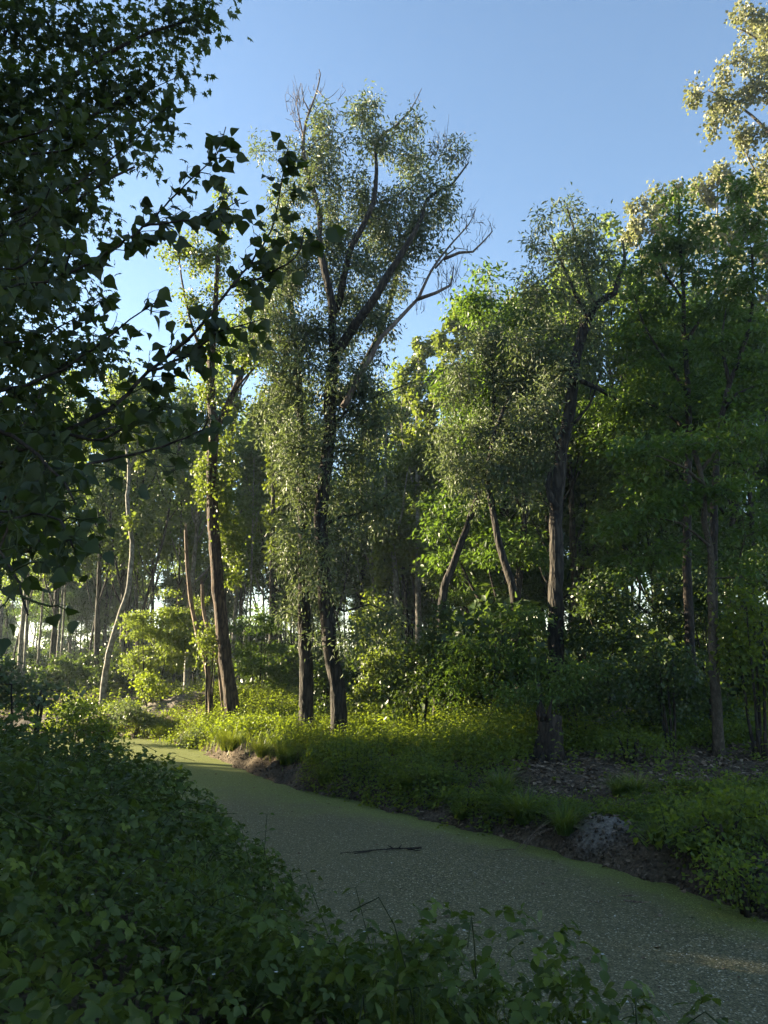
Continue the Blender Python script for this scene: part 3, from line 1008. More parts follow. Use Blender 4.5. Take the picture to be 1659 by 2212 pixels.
# --- sunlit yellow poplars in the middle distance
Y = 38
Ls = [px_limb([(1005, 1420), (1010, 1100), (1012, 900), (1010, 680)], Y, .2, .03, base=True), px_limb([(1011, 980), (980, 880), (960, 800)], Y, .07, .02), px_limb([(1011, 950), (1045, 820), (1050, 720)], Y, .07, .02)]
cl = px_clumps([(1000, 690, 40, 36), (1035, 710, 34, 40), (985, 740, 40, 50), (1030, 790, 50, 50), (990, 850, 60, 50), (1040, 900, 50, 60), (990, 960, 60, 60, 0, .7), (1010, 1080, 60, 70, 0, .5)], Y, 2.8, r)
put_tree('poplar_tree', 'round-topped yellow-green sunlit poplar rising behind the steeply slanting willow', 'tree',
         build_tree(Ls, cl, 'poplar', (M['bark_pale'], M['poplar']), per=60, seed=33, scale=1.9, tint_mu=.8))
Y = 40
Ls = [px_limb([(905, 1420), (902, 1100), (900, 900), (905, 760)], Y, .18, .03, base=True), px_limb([(902, 1050), (930, 900), (935, 800)], Y, .07, .02), px_limb([(902, 1080), (870, 950), (868, 850)], Y, .07, .02)]
cl = px_clumps([(905, 750, 26, 36), (930, 740, 24, 30), (890, 820, 40, 50), (935, 830, 40, 50), (900, 920, 50, 60), (880, 1010, 45, 60, 0, .8), (930, 1000, 40, 60, 0, .7), (850, 1120, 36, 60, 0, .7), (900, 1150, 50, 70, 0, .5)], Y, 2.8, r)
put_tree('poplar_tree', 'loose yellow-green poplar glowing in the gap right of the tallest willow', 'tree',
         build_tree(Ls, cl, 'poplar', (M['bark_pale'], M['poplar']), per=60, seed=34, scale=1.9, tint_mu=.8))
Y = 44
Ls = [px_limb([(1112, 1420), (1110, 1000), (1108, 800), (1110, 640)], Y, .2, .03, base=True)]
cl = px_clumps([(1110, 650, 24, 36), (1120, 700, 34, 40), (1100, 760, 40, 50), (1120, 850, 50, 60), (1090, 950, 60, 60), (1130, 1040, 60, 60, 0, .7)], Y, 2.6, r)
put_tree('poplar_tree', 'narrow golden poplar tip rising just left of the bent right-hand willow', 'tree',
         build_tree(Ls, cl, 'poplar', (M['bark_pale'], M['aspen']), per=60, seed=35, scale=2.0, tint_mu=.8))
Y = 31
Ls = [px_limb([(590, 1450), (588, 1200), (592, 1000), (600, 820)], Y, .15, .03, base=True), px_limb([(590, 1150), (625, 1050), (630, 950)], Y, .06, .02)]
cl = px_clumps([(600, 830, 40, 40), (575, 900, 30, 50), (620, 920, 50, 50), (600, 1010, 36, 50), (640, 1050, 40, 50), (615, 1120, 36, 50), (590, 1190, 30, 40, 0, .7), (640, 1160, 40, 40, 0, .7)], Y, 3.6, r)
put_tree('poplar_tree', 'small backlit lime-yellow poplar between the leaning poplar and the straight willow', 'tree',
         build_tree(Ls, cl, 'poplar', (M['bark_grey'], M['poplar']), per=55, seed=36, scale=1.5, tint_mu=.85))
Y = 34
Ls = [px_limb([(858, 1430), (857, 1300), (850, 1200), (838, 1120), (832, 1040), (836, 900)], Y, .18, .04, base=True), px_limb([(846, 1180), (868, 1110), (880, 1020)], Y, .08, .02)]
cl = px_clumps([(835, 900, 36, 50, 0, .7), (870, 980, 40, 50, 0, .7), (840, 1090, 30, 50), (870, 1150, 36, 50), (840, 1230, 40, 40), (820, 1170, 30, 40)], Y, 3.2, r)
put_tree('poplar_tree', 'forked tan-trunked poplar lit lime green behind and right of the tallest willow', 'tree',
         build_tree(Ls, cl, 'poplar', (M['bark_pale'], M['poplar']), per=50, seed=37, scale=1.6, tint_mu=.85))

# bare dead tree tops behind
Y = 36
for (L, sd_, lab) in [([(1066, 1400), (1064, 1000), (1062, 800), (1058, 640)], 1, 'bare dead tree top of fine upright twigs beside the round-topped yellow poplar'), ([(1085, 1400), (1082, 1000), (1084, 800), (1078, 680)], 2, 'lower bare twiggy dead tree left of the narrow golden poplar tip')]:
    b = px_clumps([(L[-1][0], L[-1][1] + 30, 22, 45), (L[-1][0] + 6, L[-1][1] + 80, 30, 40)], Y, 12, r, .8)
    put_tree('dead_tree', lab, 'dead tree', build_tree([px_limb(L, Y, .13, .015, base=True)] + brush(L[-1][0], L[-1][1] + 60, Y, 26, 2.6, sd_, 0, .22) + brush(L[-1][0], L[-1][1] + 10, Y, 14, 1.5, sd_ + 5, 0, .22), [], 'poplar', (M['deadgrey'], M['poplar'], M['deadgrey']), bare=b, seed=40 + sd_))

# --- white-barked bare trunk on the left
Y = 32
Ls = [px_limb([(221, 1505), (228, 1450), (243, 1380), (262, 1320), (276, 1280), (283, 1220), (285, 1170), (278, 1120), (275, 1070), (279, 1020), (270, 940), (262, 860)], Y, .135, .05, base=True, wob=.05),
      px_limb([(279, 1025), (300, 950), (310, 880)], Y, .06, .02)]
cl = px_clumps([(270, 860, 60, 60), (310, 900, 50, 50), (240, 930, 45, 45), (300, 990, 30, 30, 0, .6), (283, 1130, 10, 12, 0, 1.0)], Y, 2.8, r)
put_tree('poplar_tree', 'curving white-barked poplar trunk, palest of all, left of the yellow hawthorn', 'tree',
         build_tree(Ls, cl, 'poplar', (M['bark_pale'], M['poplar']), per=50, seed=41, scale=1.5))

# --- snapped dead trunks beside the leaning poplar
def snag(L, Y, r0, r1, label, seed, bark='dead'):
    lb = px_limb(L, Y, r0, r1, base=True, wob=.04)
    g = Geo()
    p = catmull(lb['pts'], .25)
    tube(g, p, np.linspace(r0, r1, len(p)), 9, .08, seed, flare=.4, lobes=.06)
    rr = rs(seed)
    for k in range(5):      # torn splinters
        a = rr.uniform(0, 6.28)
        b0 = p[-1] + np.array([math.cos(a), math.sin(a), 0]) * r1 * .6 - np.array([0, 0, .1])
        tube(g, [b0, b0 + np.array([rr.uniform(-.02, .02), rr.uniform(-.02, .02), rr.uniform(.15, .45)])], [r1 * .4, .004], 4, .1, seed + k)
    for k in range(3):      # stubs
        i = rr.randint(len(p) // 3, len(p) - 2)
        a = rr.uniform(0, 6.28)
        tube(g, [p[i], p[i] + np.array([math.cos(a) * .2, math.sin(a) * .2, .12])], [.02, .008], 5, .1, seed + 9 + k)
    o = link('dead_tree', g.mesh('dead_tree', M[bark], lb['pts'][0]), loc=lb['pts'][0])
    tag(o, label, 'dead tree')

snag([(461, 1500), (447, 1440), (427, 1370), (413, 1300), (405, 1230), (401, 1145)], 25.6, .10, .055, 'tallest snapped dead trunk, splintered at its top, left of the leaning poplar', 1)
snag([(489, 1502), (474, 1440), (456, 1380), (440, 1320), (436, 1262)], 25.4, .10, .06, 'shorter snapped dead trunk between the tallest snag and the leaning poplar', 2)
snag([(492, 1500), (480, 1430), (474, 1365)], 25.9, .08, .05, 'shortest dead trunk tucked right against the leaning poplar', 3)
# ================================================================== NEAR LEFT: maple and overhanging poplar
r = rs(77)
Y = 10.0
mb = np.array([-8.6, 10.4, 0])
mb[2] = float(ground_z(mb[0], mb[1])) - .1
Ls = [limb([mb, mb + [.1, 0, 2.5], mb + [.0, -.2, 5.5], mb + [.3, -.2, 8.5], mb + [.6, -.3, 11.5], mb + [.6, -.3, 14]], .26, .05),
      limb([mb + [0, -.1, 4.5], P(40, 560, Y), P(180, 420, Y - .4), P(290, 360, Y - .6)], .09, .015),
      limb([mb + [.2, -.2, 8], P(130, 180, Y), P(280, 90, Y - .3), P(420, 40, Y - .3)], .09, .015),
      limb([mb + [.1, -.2, 6], P(60, 380, Y + .4), P(200, 250, Y), P(330, 190, Y)], .08, .015),
      limb([mb + [0, 0, 3], P(30, 850, Y + .2), P(150, 780, Y), P(230, 730, Y)], .08, .015),
      limb([mb + [0, 0, 2.2], P(20, 1000, Y), P(150, 950, Y - .4), P(250, 920, Y)], .07, .015)]
cl = px_clumps([(60, 60, 110, 80), (200, 60, 90, 70), (320, 60, 70, 50, -.2), (430, 45, 55, 36, -.3), (455, 20, 50, 22, -.3), (360, 150, 50, 40, -.2), (280, 190, 70, 60), (150, 200, 110, 70), (50, 260, 110, 100), (200, 330, 90, 60), (300, 300, 50, 50, 0, .8), (90, 430, 110, 90), (200, 470, 50, 50, 0, .6),
                (40, 600, 90, 90), (150, 620, 60, 60, 0, .7), (60, 770, 90, 80), (190, 760, 55, 60, 0, .8), (100, 900, 90, 70), (220, 890, 50, 50, 0, .8), (320, 880, 40, 40, .5, .7), (60, 1040, 90, 60, 0, .8), (-80, 300, 90, 250), (-80, 800, 90, 250)], Y, 12, r, 1.1)
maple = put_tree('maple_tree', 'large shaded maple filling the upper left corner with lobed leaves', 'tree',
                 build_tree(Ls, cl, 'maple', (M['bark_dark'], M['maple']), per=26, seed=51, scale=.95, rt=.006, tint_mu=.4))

# --- near poplar: trunk just off to the left, boughs reaching across the sky
tb = np.array([-3.6, 3.3, 0.])
tb[2] = float(ground_z(tb[0], tb[1])) - .1
trunk_pts = [tb, tb + [.05, .05, 1.5], tb + [.0, .1, 3.0], tb + [.1, .1, 5.0], tb + [.1, .0, 7.5]]
boughs = [  # (points px, Y), r0, r1
    ([(-420, 700, 0), (-200, 690, 0), (0, 640, 0), (100, 610, 0), (220, 553, 0), (310, 490, 0), (355, 445, 0), (415, 385, 0), (470, 330, 0), (487, 275, 0)], 4.6, .022, .003),
    ([(-420, 1040, 0), (-150, 1010, 0), (0, 985, 0), (130, 935, 0), (240, 880, 0), (320, 805, 0), (380, 755, 0), (440, 695, 0), (500, 620, 0), (545, 565, 0), (592, 480, 0), (610, 375, 0), (622, 322, 0)], 4.2, .024, .003),
    ([(-400, 480, 0), (-100, 470, 0), (60, 450, 0), (160, 400, 0), (250, 335, 0), (320, 270, 0), (370, 222, 0)], 5.2, .022, .003),
    ([(-420, 1130, 0), (-100, 1090, 0), (100, 1030, 0), (200, 1000, 0), (350, 965, 0), (435, 928, 0), (450, 900, 0)], 3.4, .022, .003),
    ([(-400, 1250, 0), (-120, 1180, 0), (0, 1130, 0), (70, 1110, 0), (130, 1130, 0), (160, 1180, 0)], 2.5, .016, .003),
    ([(-380, 900, 0), (-100, 860, 0), (60, 830, 0), (180, 770, 0), (280, 690, 0), (340, 650, 0)], 3.6, .022, .003),
    ([(-380, 1000, 0), (-100, 1100, 0), (0, 1190, 0), (40, 1260, 0), (60, 1330, 0)], 2.1, .012, .003),
    ([(320, 803, 0), (400, 770, 0), (470, 720, 0), (560, 690, 0)], 4.15, .010, .003),
    ([(500, 620, 0), (560, 600, 0), (640, 555, 0), (655, 500, 0)], 4.2, .009, .003),
    ([(310, 490, 0), (370, 480, 0), (440, 470, 0), (520, 430, 0)], 4.5, .009, .003),
    ([(130, 935, 0), (220, 950, 0), (300, 900, 0), (370, 870, 0)], 4.0, .010, .003),
    ([(-300, 780, 0), (0, 740, 0), (140, 700, 0), (230, 640, 0)], 4.8, .016, .003),
    ([(-200, 300, 0), (0, 330, 0), (110, 330, 0), (200, 300, 0), (260, 240, 0)], 5.0, .018, .003),
    ([(-200, 900, 0), (0, 930, 0), (100, 1000, 0), (160, 1080, 0), (170, 1150, 0)], 3.0, .014, .003),
]
for k in range(16):
    yy0 = r.uniform(250, 1180)
    Yk = r.uniform(2.6, 5.2)
    x1 = r.uniform(60, 230)
    boughs.append(([(-400, yy0 + 100, 0), (-100, yy0 + 60, 0), (x1 - 90, yy0 + r.uniform(0, 40), 0), (x1 - 30, yy0 - r.uniform(-30, 50), 0), (x1, yy0 - r.uniform(-60, 90), 0)], Yk, .014, .003))
gt, gl, gtw = Geo(), Geo(), Geo()
tube(gt, catmull(trunk_pts, .3), np.linspace(.16, .06, len(catmull(trunk_pts, .3))), 12, .05, 3, flare=.4, lobes=.05)
lp, ld, ln, ls_, lt = [], [], [], [], []
for bi, (L, Yb, r0, r1) in enumerate(boughs):
    pts = np.array([P(q[0], q[1], Yb + .12 * math.sin(i * 1.3 + bi)) for i, q in enumerate(L)])
    if L[0][0] < -250:      # root the bough in the trunk
        zz = np.clip(pts[0][2] - .25, tb[2] + .8, tb[2] + 7)
        pts = np.vstack([[tb[0] + .06, tb[1] + .06, zz], pts[1:]])
    p = catmull(pts, .06)
    p += r.normal(0, .003, p.shape)
    tube(gt, p, np.linspace(r0, r1, len(p)), 7, .06, bi)
    cum = np.concatenate([[0], np.cumsum(np.linalg.norm(np.diff(p, axis=0), axis=1))])
    u0 = .0
    s = .25 * cum[-1] if L[0][0] < -250 else .1
    side = 1
    while s < cum[-1]:
        i = int(np.searchsorted(cum, s))
        i = min(i, len(p) - 2)
        T = p[i + 1] - p[i]
        T /= np.linalg.norm(T) + 1e-9
        frac = s / cum[-1]
        # side shoot with leaves
        perp = np.cross(T, [0, 1, 0]) * side + np.array([0, r.uniform(-.8, .8), 0])
        perp /= np.linalg.norm(perp)
        dirv = T * .7 + perp * .7 + np.array([0, 0, .1])
        dirv /= np.linalg.norm(dirv)
        ln_s = r.uniform(.1, .34) * (1.0 - .55 * frac)
        k = 5
        sh = np.array([p[i] + dirv * ln_s * t + np.array([0, 0, -.10 * ln_s * t * t]) + r.normal(0, .006, 3) for t in np.linspace(0, 1, k)])
        tube(gtw, sh, np.linspace(.004, .0018, k), 4, .0, bi, cap=False)
        nl = r.randint(3, 7)
        for t in np.linspace(.25, 1, nl):
            b0 = sh[min(int(t * (k - 1)), k - 1)]
            pd = dirv * .5 + r.normal(0, .6, 3) + np.array([0.25, 0, -.15])
            pd /= np.linalg.norm(pd)
            pl = r.uniform(.03, .06)
            e = b0 + pd * pl + np.array([0, 0, -.012])
            tube(gtw, [b0, (b0 + e) / 2 + [0, 0, .004], e], [.0012, .001, .001], 3, 0, 0, cap=False)
            dd = pd * .45 + np.array([.30, 0, -.55]) + r.normal(0, .35, 3)
            lp.append(e)
            ld.append(dd)
            ln.append(r.normal(0, 1, 3) + np.array([0, -.2, .35]))
            ls_.append(r.uniform(.062, .10) * (Yb / 4.2) ** .75 * (1.1 if frac < .75 else .9))
            lt.append(np.clip(r.normal(.4, .2), 0, 1))
        s += r.uniform(.05, .11)
        side = -side
# unseen upper crown, added above the view to darken the brambles below
for k in range(1000):
    q = np.array([-3.2, 1.0, 7.2]) + r.normal(0, 1, 3) * np.array([2.3, 2.0, 1.2])
    if q[2] < 2.5 + 1.12 * max(q[1], 0) + .4 or q[2] < 4.2:
        continue
    lp.append(q)
    ld.append(r.normal(0, .5, 3) + np.array([0, 0, -.6]))
    ln.append(r.normal(0, 1, 3) + np.array([0, 0, .6]))
    ls_.append(r.uniform(.07, .13))
    lt.append(.4)
for k in range(9):
    a_ = r.uniform(0, 6.28)
    q = np.array([-3.2 + 3.2 * math.cos(a_), 1.0 + 2.2 * math.sin(a_), 7.6])
    q[2] = max(q[2], 2.5 + 1.12 * max(q[1], 0) + .8)
    s0 = np.array(trunk_pts[3]) + [0, 0, .4 - .25 * k % 1.5]
    tube(gt, catmull([s0, .5 * (s0 + q) + [0, 0, .6], q], .3), np.linspace(.05, .01, len(catmull([s0, .5 * (s0 + q) + [0, 0, .6], q], .3))), 6, .05, k)
# denser leafage deep on the left
pos = np.array(lp)
lp, ld, ln, ls_, lt = pos, np.array(ld), np.array(ln), np.array(ls_), np.array(lt)
which = r.randint(0, 3, len(lp))
for k, t in enumerate((T_POP, T_POPB, T_POPC)):
    m_ = which == k
    scatter(gl, t, lp[m_], ld[m_], ln[m_], ls_[m_], 1.0, lt[m_])
e = bpy.data.objects.new('poplar_tree', None)
e.location = tb
COL.objects.link(e)
tag(e, 'nearest poplar whose boughs of large dark heart-shaped leaves hang across the sky from the left', 'tree')
link('trunk', gt.mesh('trunk', M['bark_dark'], tb), e)
link('twigs', gtw.mesh('twigs', M['stem'], tb), e)
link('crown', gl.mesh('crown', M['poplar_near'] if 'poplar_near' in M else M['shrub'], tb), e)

# ================================================================== SHRUBS
def shrub(name, label, px, py, Y, rx, ry, kind, mats, dens, per, scale, seed, cat='shrub', group=None, extra=(), tint_mu=.45, base_py=None, nstem=4, crs=1.0):
    rr = rs(seed)
    m = mpp(Y)
    c = P(px, py, Y)
    b = np.array([c[0], Y, float(ground_z(c[0], Y)) - .05])
    Ls = []
    for k in range(nstem):
        a = rr.uniform(0, 6.28)
        top = c + np.array([math.cos(a) * rx * m * .5, math.sin(a) * rx * m * .5, ry * m * rr.uniform(.0, .6)])
        mid = .5 * (b + top) + np.array([math.cos(a), math.sin(a), 0]) * .12 * rx * m + [0, 0, .1]
        Ls.append(limb([b + np.array([math.cos(a), math.sin(a), 0]) * .08, mid, top], .035, .012))
    cl = px_clumps([(px, py, rx, ry)] + list(extra), Y, dens, rr, .9, 2.6)
    cl = cl[cl[:, 2] > ground_z(cl[:, 0], cl[:, 1]) + .12]
    return put_tree(name, label, cat, build_tree(Ls, cl, kind, mats, per=per, scale=scale, seed=seed, origin=b, rt=.005, flare=0, sides=6, tint_mu=tint_mu, names=('stems', 'foliage'), crs=crs), group)

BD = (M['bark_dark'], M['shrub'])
shrub('hawthorn_bush', 'feathery yellow-green hawthorn lit by the sun beside the white trunk', 330, 1375, 29.5, 64, 66, 'fine', (M['bark_dark'], M['hawthorn']), 7, 85, 1.25, 101, extra=[(385, 1330, 45, 40), (290, 1430, 30, 35), (400, 1400, 40, 50)], tint_mu=.6)
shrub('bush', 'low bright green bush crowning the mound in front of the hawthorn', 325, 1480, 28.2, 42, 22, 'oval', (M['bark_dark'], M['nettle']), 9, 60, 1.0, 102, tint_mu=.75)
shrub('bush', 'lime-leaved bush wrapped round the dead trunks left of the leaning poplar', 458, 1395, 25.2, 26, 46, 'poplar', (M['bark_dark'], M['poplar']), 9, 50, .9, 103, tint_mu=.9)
shrub('bush', 'dull green bush spreading right of the leaning poplar and behind it', 560, 1390, 29, 60, 80, 'fine', (M['bark_dark'], M['ash']), 5, 80, 1.3, 104, extra=[(610, 1470, 36, 50)])
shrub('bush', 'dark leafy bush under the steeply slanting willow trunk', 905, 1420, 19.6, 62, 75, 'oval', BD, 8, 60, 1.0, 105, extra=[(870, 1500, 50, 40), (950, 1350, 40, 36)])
shrub('elder_bush', 'layered mid-green elder bush in front of the crossing willows', 1040, 1420, 18.2, 85, 60, 'ash', (M['bark_dark'], M['ash']), 9, 50, .75, 106, extra=[(1090, 1345, 60, 36), (1000, 1480, 70, 40), (1130, 1420, 50, 40)], tint_mu=.45)
shrub('elder_bush', 'arching bright green elder spray over the old stump', 1195, 1480, 15.6, 75, 36, 'ash', (M['bark_dark'], M['ash']), 11, 50, .72, 107, extra=[(1130, 1500, 50, 30), (1235, 1450, 36, 26)], tint_mu=.75)
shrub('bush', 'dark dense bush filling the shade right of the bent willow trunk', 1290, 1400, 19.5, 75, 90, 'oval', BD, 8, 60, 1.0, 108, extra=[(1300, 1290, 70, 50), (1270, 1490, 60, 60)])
shrub('dogwood_bush', 'dogwood with pale flecked leaves in the dark on the right', 1440, 1440, 15.5, 60, 55, 'oval', (M['bark_dark'], M['shrub']), 12, 62, .85, 109, extra=[(1400, 1480, 40, 40), (1480, 1500, 50, 40)], tint_mu=.7)
shrub('bush', 'mid-green bush at the right edge under the ashes, its top catching sun', 1615, 1340, 14.5, 56, 60, 'oval', (M['bark_dark'], M['nettle']), 11, 55, .95, 110, extra=[(1600, 1420, 50, 40), (1650, 1480, 40, 50)], tint_mu=.35)
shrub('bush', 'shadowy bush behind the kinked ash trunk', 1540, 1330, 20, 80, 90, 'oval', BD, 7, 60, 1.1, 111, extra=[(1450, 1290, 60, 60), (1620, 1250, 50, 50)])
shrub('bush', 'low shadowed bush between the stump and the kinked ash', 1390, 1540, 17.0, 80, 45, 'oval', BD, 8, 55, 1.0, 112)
shrub('bush', 'yellow-lit bush at the wood edge right of the tallest willow', 830, 1440, 24, 46, 60, 'poplar', (M['bark_dark'], M['poplar']), 6, 55, 1.0, 113, extra=[(800, 1340, 40, 50), (790, 1500, 40, 34)], tint_mu=.55)
shrub('bush', 'small dark bush in the gap between the two dark willow trunks', 700, 1480, 23.5, 26, 60, 'oval', BD, 7, 55, 1.0, 114)
shrub('bush', 'grey-green bush on the far bank where the stream bends, above the waterline', 335, 1560, 26.6, 40, 22, 'oval', (M['bark_dark'], M['willow']), 11, 60, .9, 115, extra=[(280, 1545, 40, 24)])
shrub('bush', 'pale grey-green bush low on the sunny bank below the mound', 425, 1600, 23.4, 40, 16, 'oval', (M['bark_dark'], M['willow']), 12, 60, .8, 116)
shrub('bush', 'sun-flecked yellow bush overhanging the left bank at the narrow end of the stream', 200, 1585, 15.5, 42, 32, 'oval', (M['bark_dark'], M['nettle']), 13, 55, .75, 117, extra=[(150, 1560, 40, 26), (222, 1620, 22, 36)], tint_mu=.75)
shrub('bush', 'silvery bush on the left beneath the maple', 60, 1500, 13.5, 70, 36, 'oval', (M['bark_dark'], M['willow']), 11, 55, .9, 118, extra=[(10, 1460, 40, 40)])
shrub('bush', 'dull green bush beneath the curving white trunk on the far left bank', 165, 1530, 25, 36, 22, 'oval', (M['bark_dark'], M['shrub']), 10, 60, .9, 119)
shrub('bush', 'broad-leaved bush at the far right of the bank above the exposed roots', 1560, 1790, 9.3, 70, 45, 'oval', (M['bark_dark'], M['nettle']), 26, 46, .62, 120, extra=[(1620, 1740, 50, 50), (1600, 1850, 70, 36), (1520, 1850, 40, 26)], tint_mu=.3)
shrub('bush', 'low leafy bush drooping over the eroded bank at the lower right edge', 1620, 1900, 8.3, 60, 34, 'oval', (M['bark_dark'], M['nettle']), 30, 44, .58, 122, extra=[(1560, 1880, 40, 26)], tint_mu=.3)
shrub('bush', 'small broad-leaved bush on the bank just right of the pale clay patch', 1425, 1810, 10.4, 46, 26, 'oval', (M['bark_dark'], M['nettle']), 28, 44, .58, 123, tint_mu=.35)
shrub('bush', 'sun-touched low bush at the back edge of the leaf litter', 1360, 1600, 14.6, 50, 18, 'oval', (M['bark_dark'], M['nettle']), 18, 50, .62, 121, extra=[(1430, 1610, 40, 18)], tint_mu=.5)

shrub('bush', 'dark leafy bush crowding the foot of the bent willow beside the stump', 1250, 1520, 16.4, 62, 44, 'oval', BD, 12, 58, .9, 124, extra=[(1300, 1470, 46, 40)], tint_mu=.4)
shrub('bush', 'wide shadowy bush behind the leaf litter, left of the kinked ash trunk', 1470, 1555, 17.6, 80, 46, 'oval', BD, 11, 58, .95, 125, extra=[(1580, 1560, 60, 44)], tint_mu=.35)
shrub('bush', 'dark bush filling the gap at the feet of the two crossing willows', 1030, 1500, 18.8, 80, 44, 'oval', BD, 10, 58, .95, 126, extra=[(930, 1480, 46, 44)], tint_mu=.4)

# ================================================================== WOODS BEHIND (each tree its own object)
def proto(seed, h, kind, mats, nlimb, crown0, width, per, scale, lean=.6, dens=5, crs=1.5, r0=.16, tint_mu=.45, forks=None):
    rr = rs(seed)
    top = np.array([rr.uniform(-lean, lean), rr.uniform(-lean, lean), h])
    w1 = rr.uniform(-.4, .4, 2)
    main = [np.zeros(3), np.array([w1[0] * .5, w1[1] * .5, h * .25]), np.array([top[0] * .4 + w1[0], top[1] * .4 + w1[1], h * .55]), top * .97]
    Ls = [limb(main, r0, .03)]
    cc = []
    mp_ = catmull(main, .3)
    for k in range(nlimb):
        t = rr.uniform(crown0 * .75, .85)
        i = int(t * (len(mp_) - 1))
        a = rr.uniform(0, 6.28)
        ln_ = width * rr.uniform(.5, 1.1) * (1.1 - .5 * t)
        e_ = mp_[i] + np.array([math.cos(a) * ln_, math.sin(a) * ln_, h * rr.uniform(.12, .26)])
        md = mp_[i] + np.array([math.cos(a) * ln_ * .5, math.sin(a) * ln_ * .5, h * .06])
        Ls.append(limb([mp_[i], md, e_], r0 * .42 * (1.1 - .5 * t), .02))
        cc.append(sample_blob(e_, (width * .45, width * .45, h * .09), max(2, int(dens * 1.6)), rr))
    cc.append(sample_blob(top * .97, (width * .4, width * .4, h * .09), int(dens * 2), rr))
    cl = np.concatenate(cc)
    return build_tree(Ls, cl, kind, mats, per=per, scale=scale, seed=seed, crs=crs, sides=8, twigsides=3, tint_mu=tint_mu, rt=.011, lobes=.03)


POP = (M['bark_pale'], M['poplar'])
PROT = [
    proto(201, 16, 'poplar', (M['bark_pale'], M['wood']), 10, .45, 1.8, 21, 1.6),
    proto(202, 17, 'poplar', (M['bark_grey'], M['wood']), 12, .35, 1.9, 21, 1.6),
    proto(203, 15, 'poplar', (M['bark_dark'], M['wood']), 11, .4, 1.7, 21, 1.6, lean=1.6),
    proto(204, 18, 'poplar', (M['bark_grey'], M['wood']), 12, .3, 2.1, 36, 1.8, lean=1.0),
    proto(205, 14, 'ash', (M['bark_dark'], M['ash']), 16, .2, 2.2, 80, 1.35),
    proto(206, 11, 'ash', (M['bark_dark'], M['ash']), 15, .12, 2.0, 72, 1.3, r0=.1),
    proto(207, 15, 'poplar', (M['bark_pale'], M['wood']), 9, .5, 1.1, 26, 1.6, r0=.075, lean=1.3),
    proto(208, 14, 'poplar', (M['bark_grey'], M['wood']), 10, .4, 1.2, 26, 1.6, r0=.085, lean=2.0),
]
PO = []
first = [(-21.5, 37.5, 0), (-17.0, 40.0, 1), (-14.6, 44.0, 2), (2.0, 47.0, 3), (13.0, 27.5, 4), (9.5, 26.0, 5), (-19.0, 43.0, 6), (-12.5, 38.5, 7)]
labs = ['white-stemmed poplar on the far left with sky showing round its trunk', 'grey-stemmed tall poplar behind the hawthorn', 'dark slanting poplar stem behind the snapped dead trunks', 'grey willow-leaved tree deep in the middle of the wood',
        'dense dark ash close behind the bent willow on the right', 'short dense ash in shade between the crossing willows and the bent willow',
        'thin pale stem leaning among the trees left of the white trunk', 'thin grey stem slanting just behind the mound and the snags']
for (x, y, k), lb in zip(first, labs):
    o, parts = PROT[k]
    e = put_tree('ash_tree' if k in (4, 5) else 'poplar_tree', lb, 'tree', (o, parts))
    e.location = (x, y, float(ground_z(x, y)) - .1)
    e.rotation_euler = (0, 0, k * 1.1)
    PO.append(e)


COT = -sd[1] / sd[0]


def wood(n, xr_, yr_, kinds, label, group, seed, sc=(.85, 1.15), mind=1.6, ok=None, tall=1.0):
    rr = rs(seed)
    put = []
    tries = 0
    while len(put) < n and tries < 4000:
        tries += 1
        y = rr.uniform(*yr_)
        u = rr.uniform(*xr_)
        x = u * y           # a wedge of the wood, seen from the bank
        if any((x - a) ** 2 + (y - b) ** 2 < mind ** 2 for a, b in put):
            continue
        if x < 3 and abs(y - (41.0 + COT * (5 - x))) < 2.6:      # gap kept clear of trees so sunlight reaches the yellow poplars
            continue
        if ok and not ok(x, y):
            continue
        put.append((x, y))
        k = kinds[rr.randint(len(kinds))]
        s = rr.uniform(*sc)
        copy_tree(PO[k], (x, y, float(ground_z(x, y)) - .1), rr.uniform(0, 6.28), s, label, group, None, s * tall)


wood(24, (-.56, -.14), (36, 64), [0, 0, 1, 1, 2, 2], 'slim poplar among many in the wood behind the mound and the white trunk', 'slim poplars in the left wood', 301)
wood(24, (-.16, .14), (44, 70), [1, 2, 3, 0], 'slim poplar in the wood seen between the willow trunks in the middle', 'slim poplars in the middle wood', 302)
wood(56, (.10, .60), (25, 62), [4, 4, 5, 1, 3], 'shaded tree crowded in the dark wood behind the right-hand ashes', 'crowded trees in the right wood', 303, (.8, 1.1))

wood(26, (-.56, -.10), (35, 62), [6, 7, 7], 'thin whippy poplar stem crowding the left wood', 'thin stems in the left wood', 306, (.8, 1.1), .8)
wood(14, (-.12, .16), (40, 62), [6, 7], 'thin whippy poplar stem in the middle wood', 'thin stems in the middle wood', 307, (.8, 1.1), .8)
wood(20, (-.56, -.14), (50, 68), [5], 'short leafy understorey tree between the slim poplars of the left wood', 'understorey trees in the left wood', 304, (.5, .8))
wood(20, (-.14, .16), (48, 70), [5], 'short leafy understorey tree in the wood between the willow trunks', 'understorey trees in the middle wood', 305, (.5, .85))
# undergrowth shrubs along the wood edge
ub = shrub('undergrowth_bush', 'dark bush under the trees on the far left of the wood edge', 130, 1460, 36, 60, 36, 'oval', BD, 5, 60, 1.6, 130)
uloc = np.array(ub.location)


def under(n, ur, yr_, label, group, seed, sc=(.8, 1.5), src=ub):
    rr = rs(seed)
    for k in range(n):
        y = rr.uniform(*yr_)
        x = rr.uniform(*ur) * y
        copy_tree(src, (x, y, float(ground_z(x, y)) - .1), rr.uniform(0, 6.28), rr.uniform(*sc), label, group)


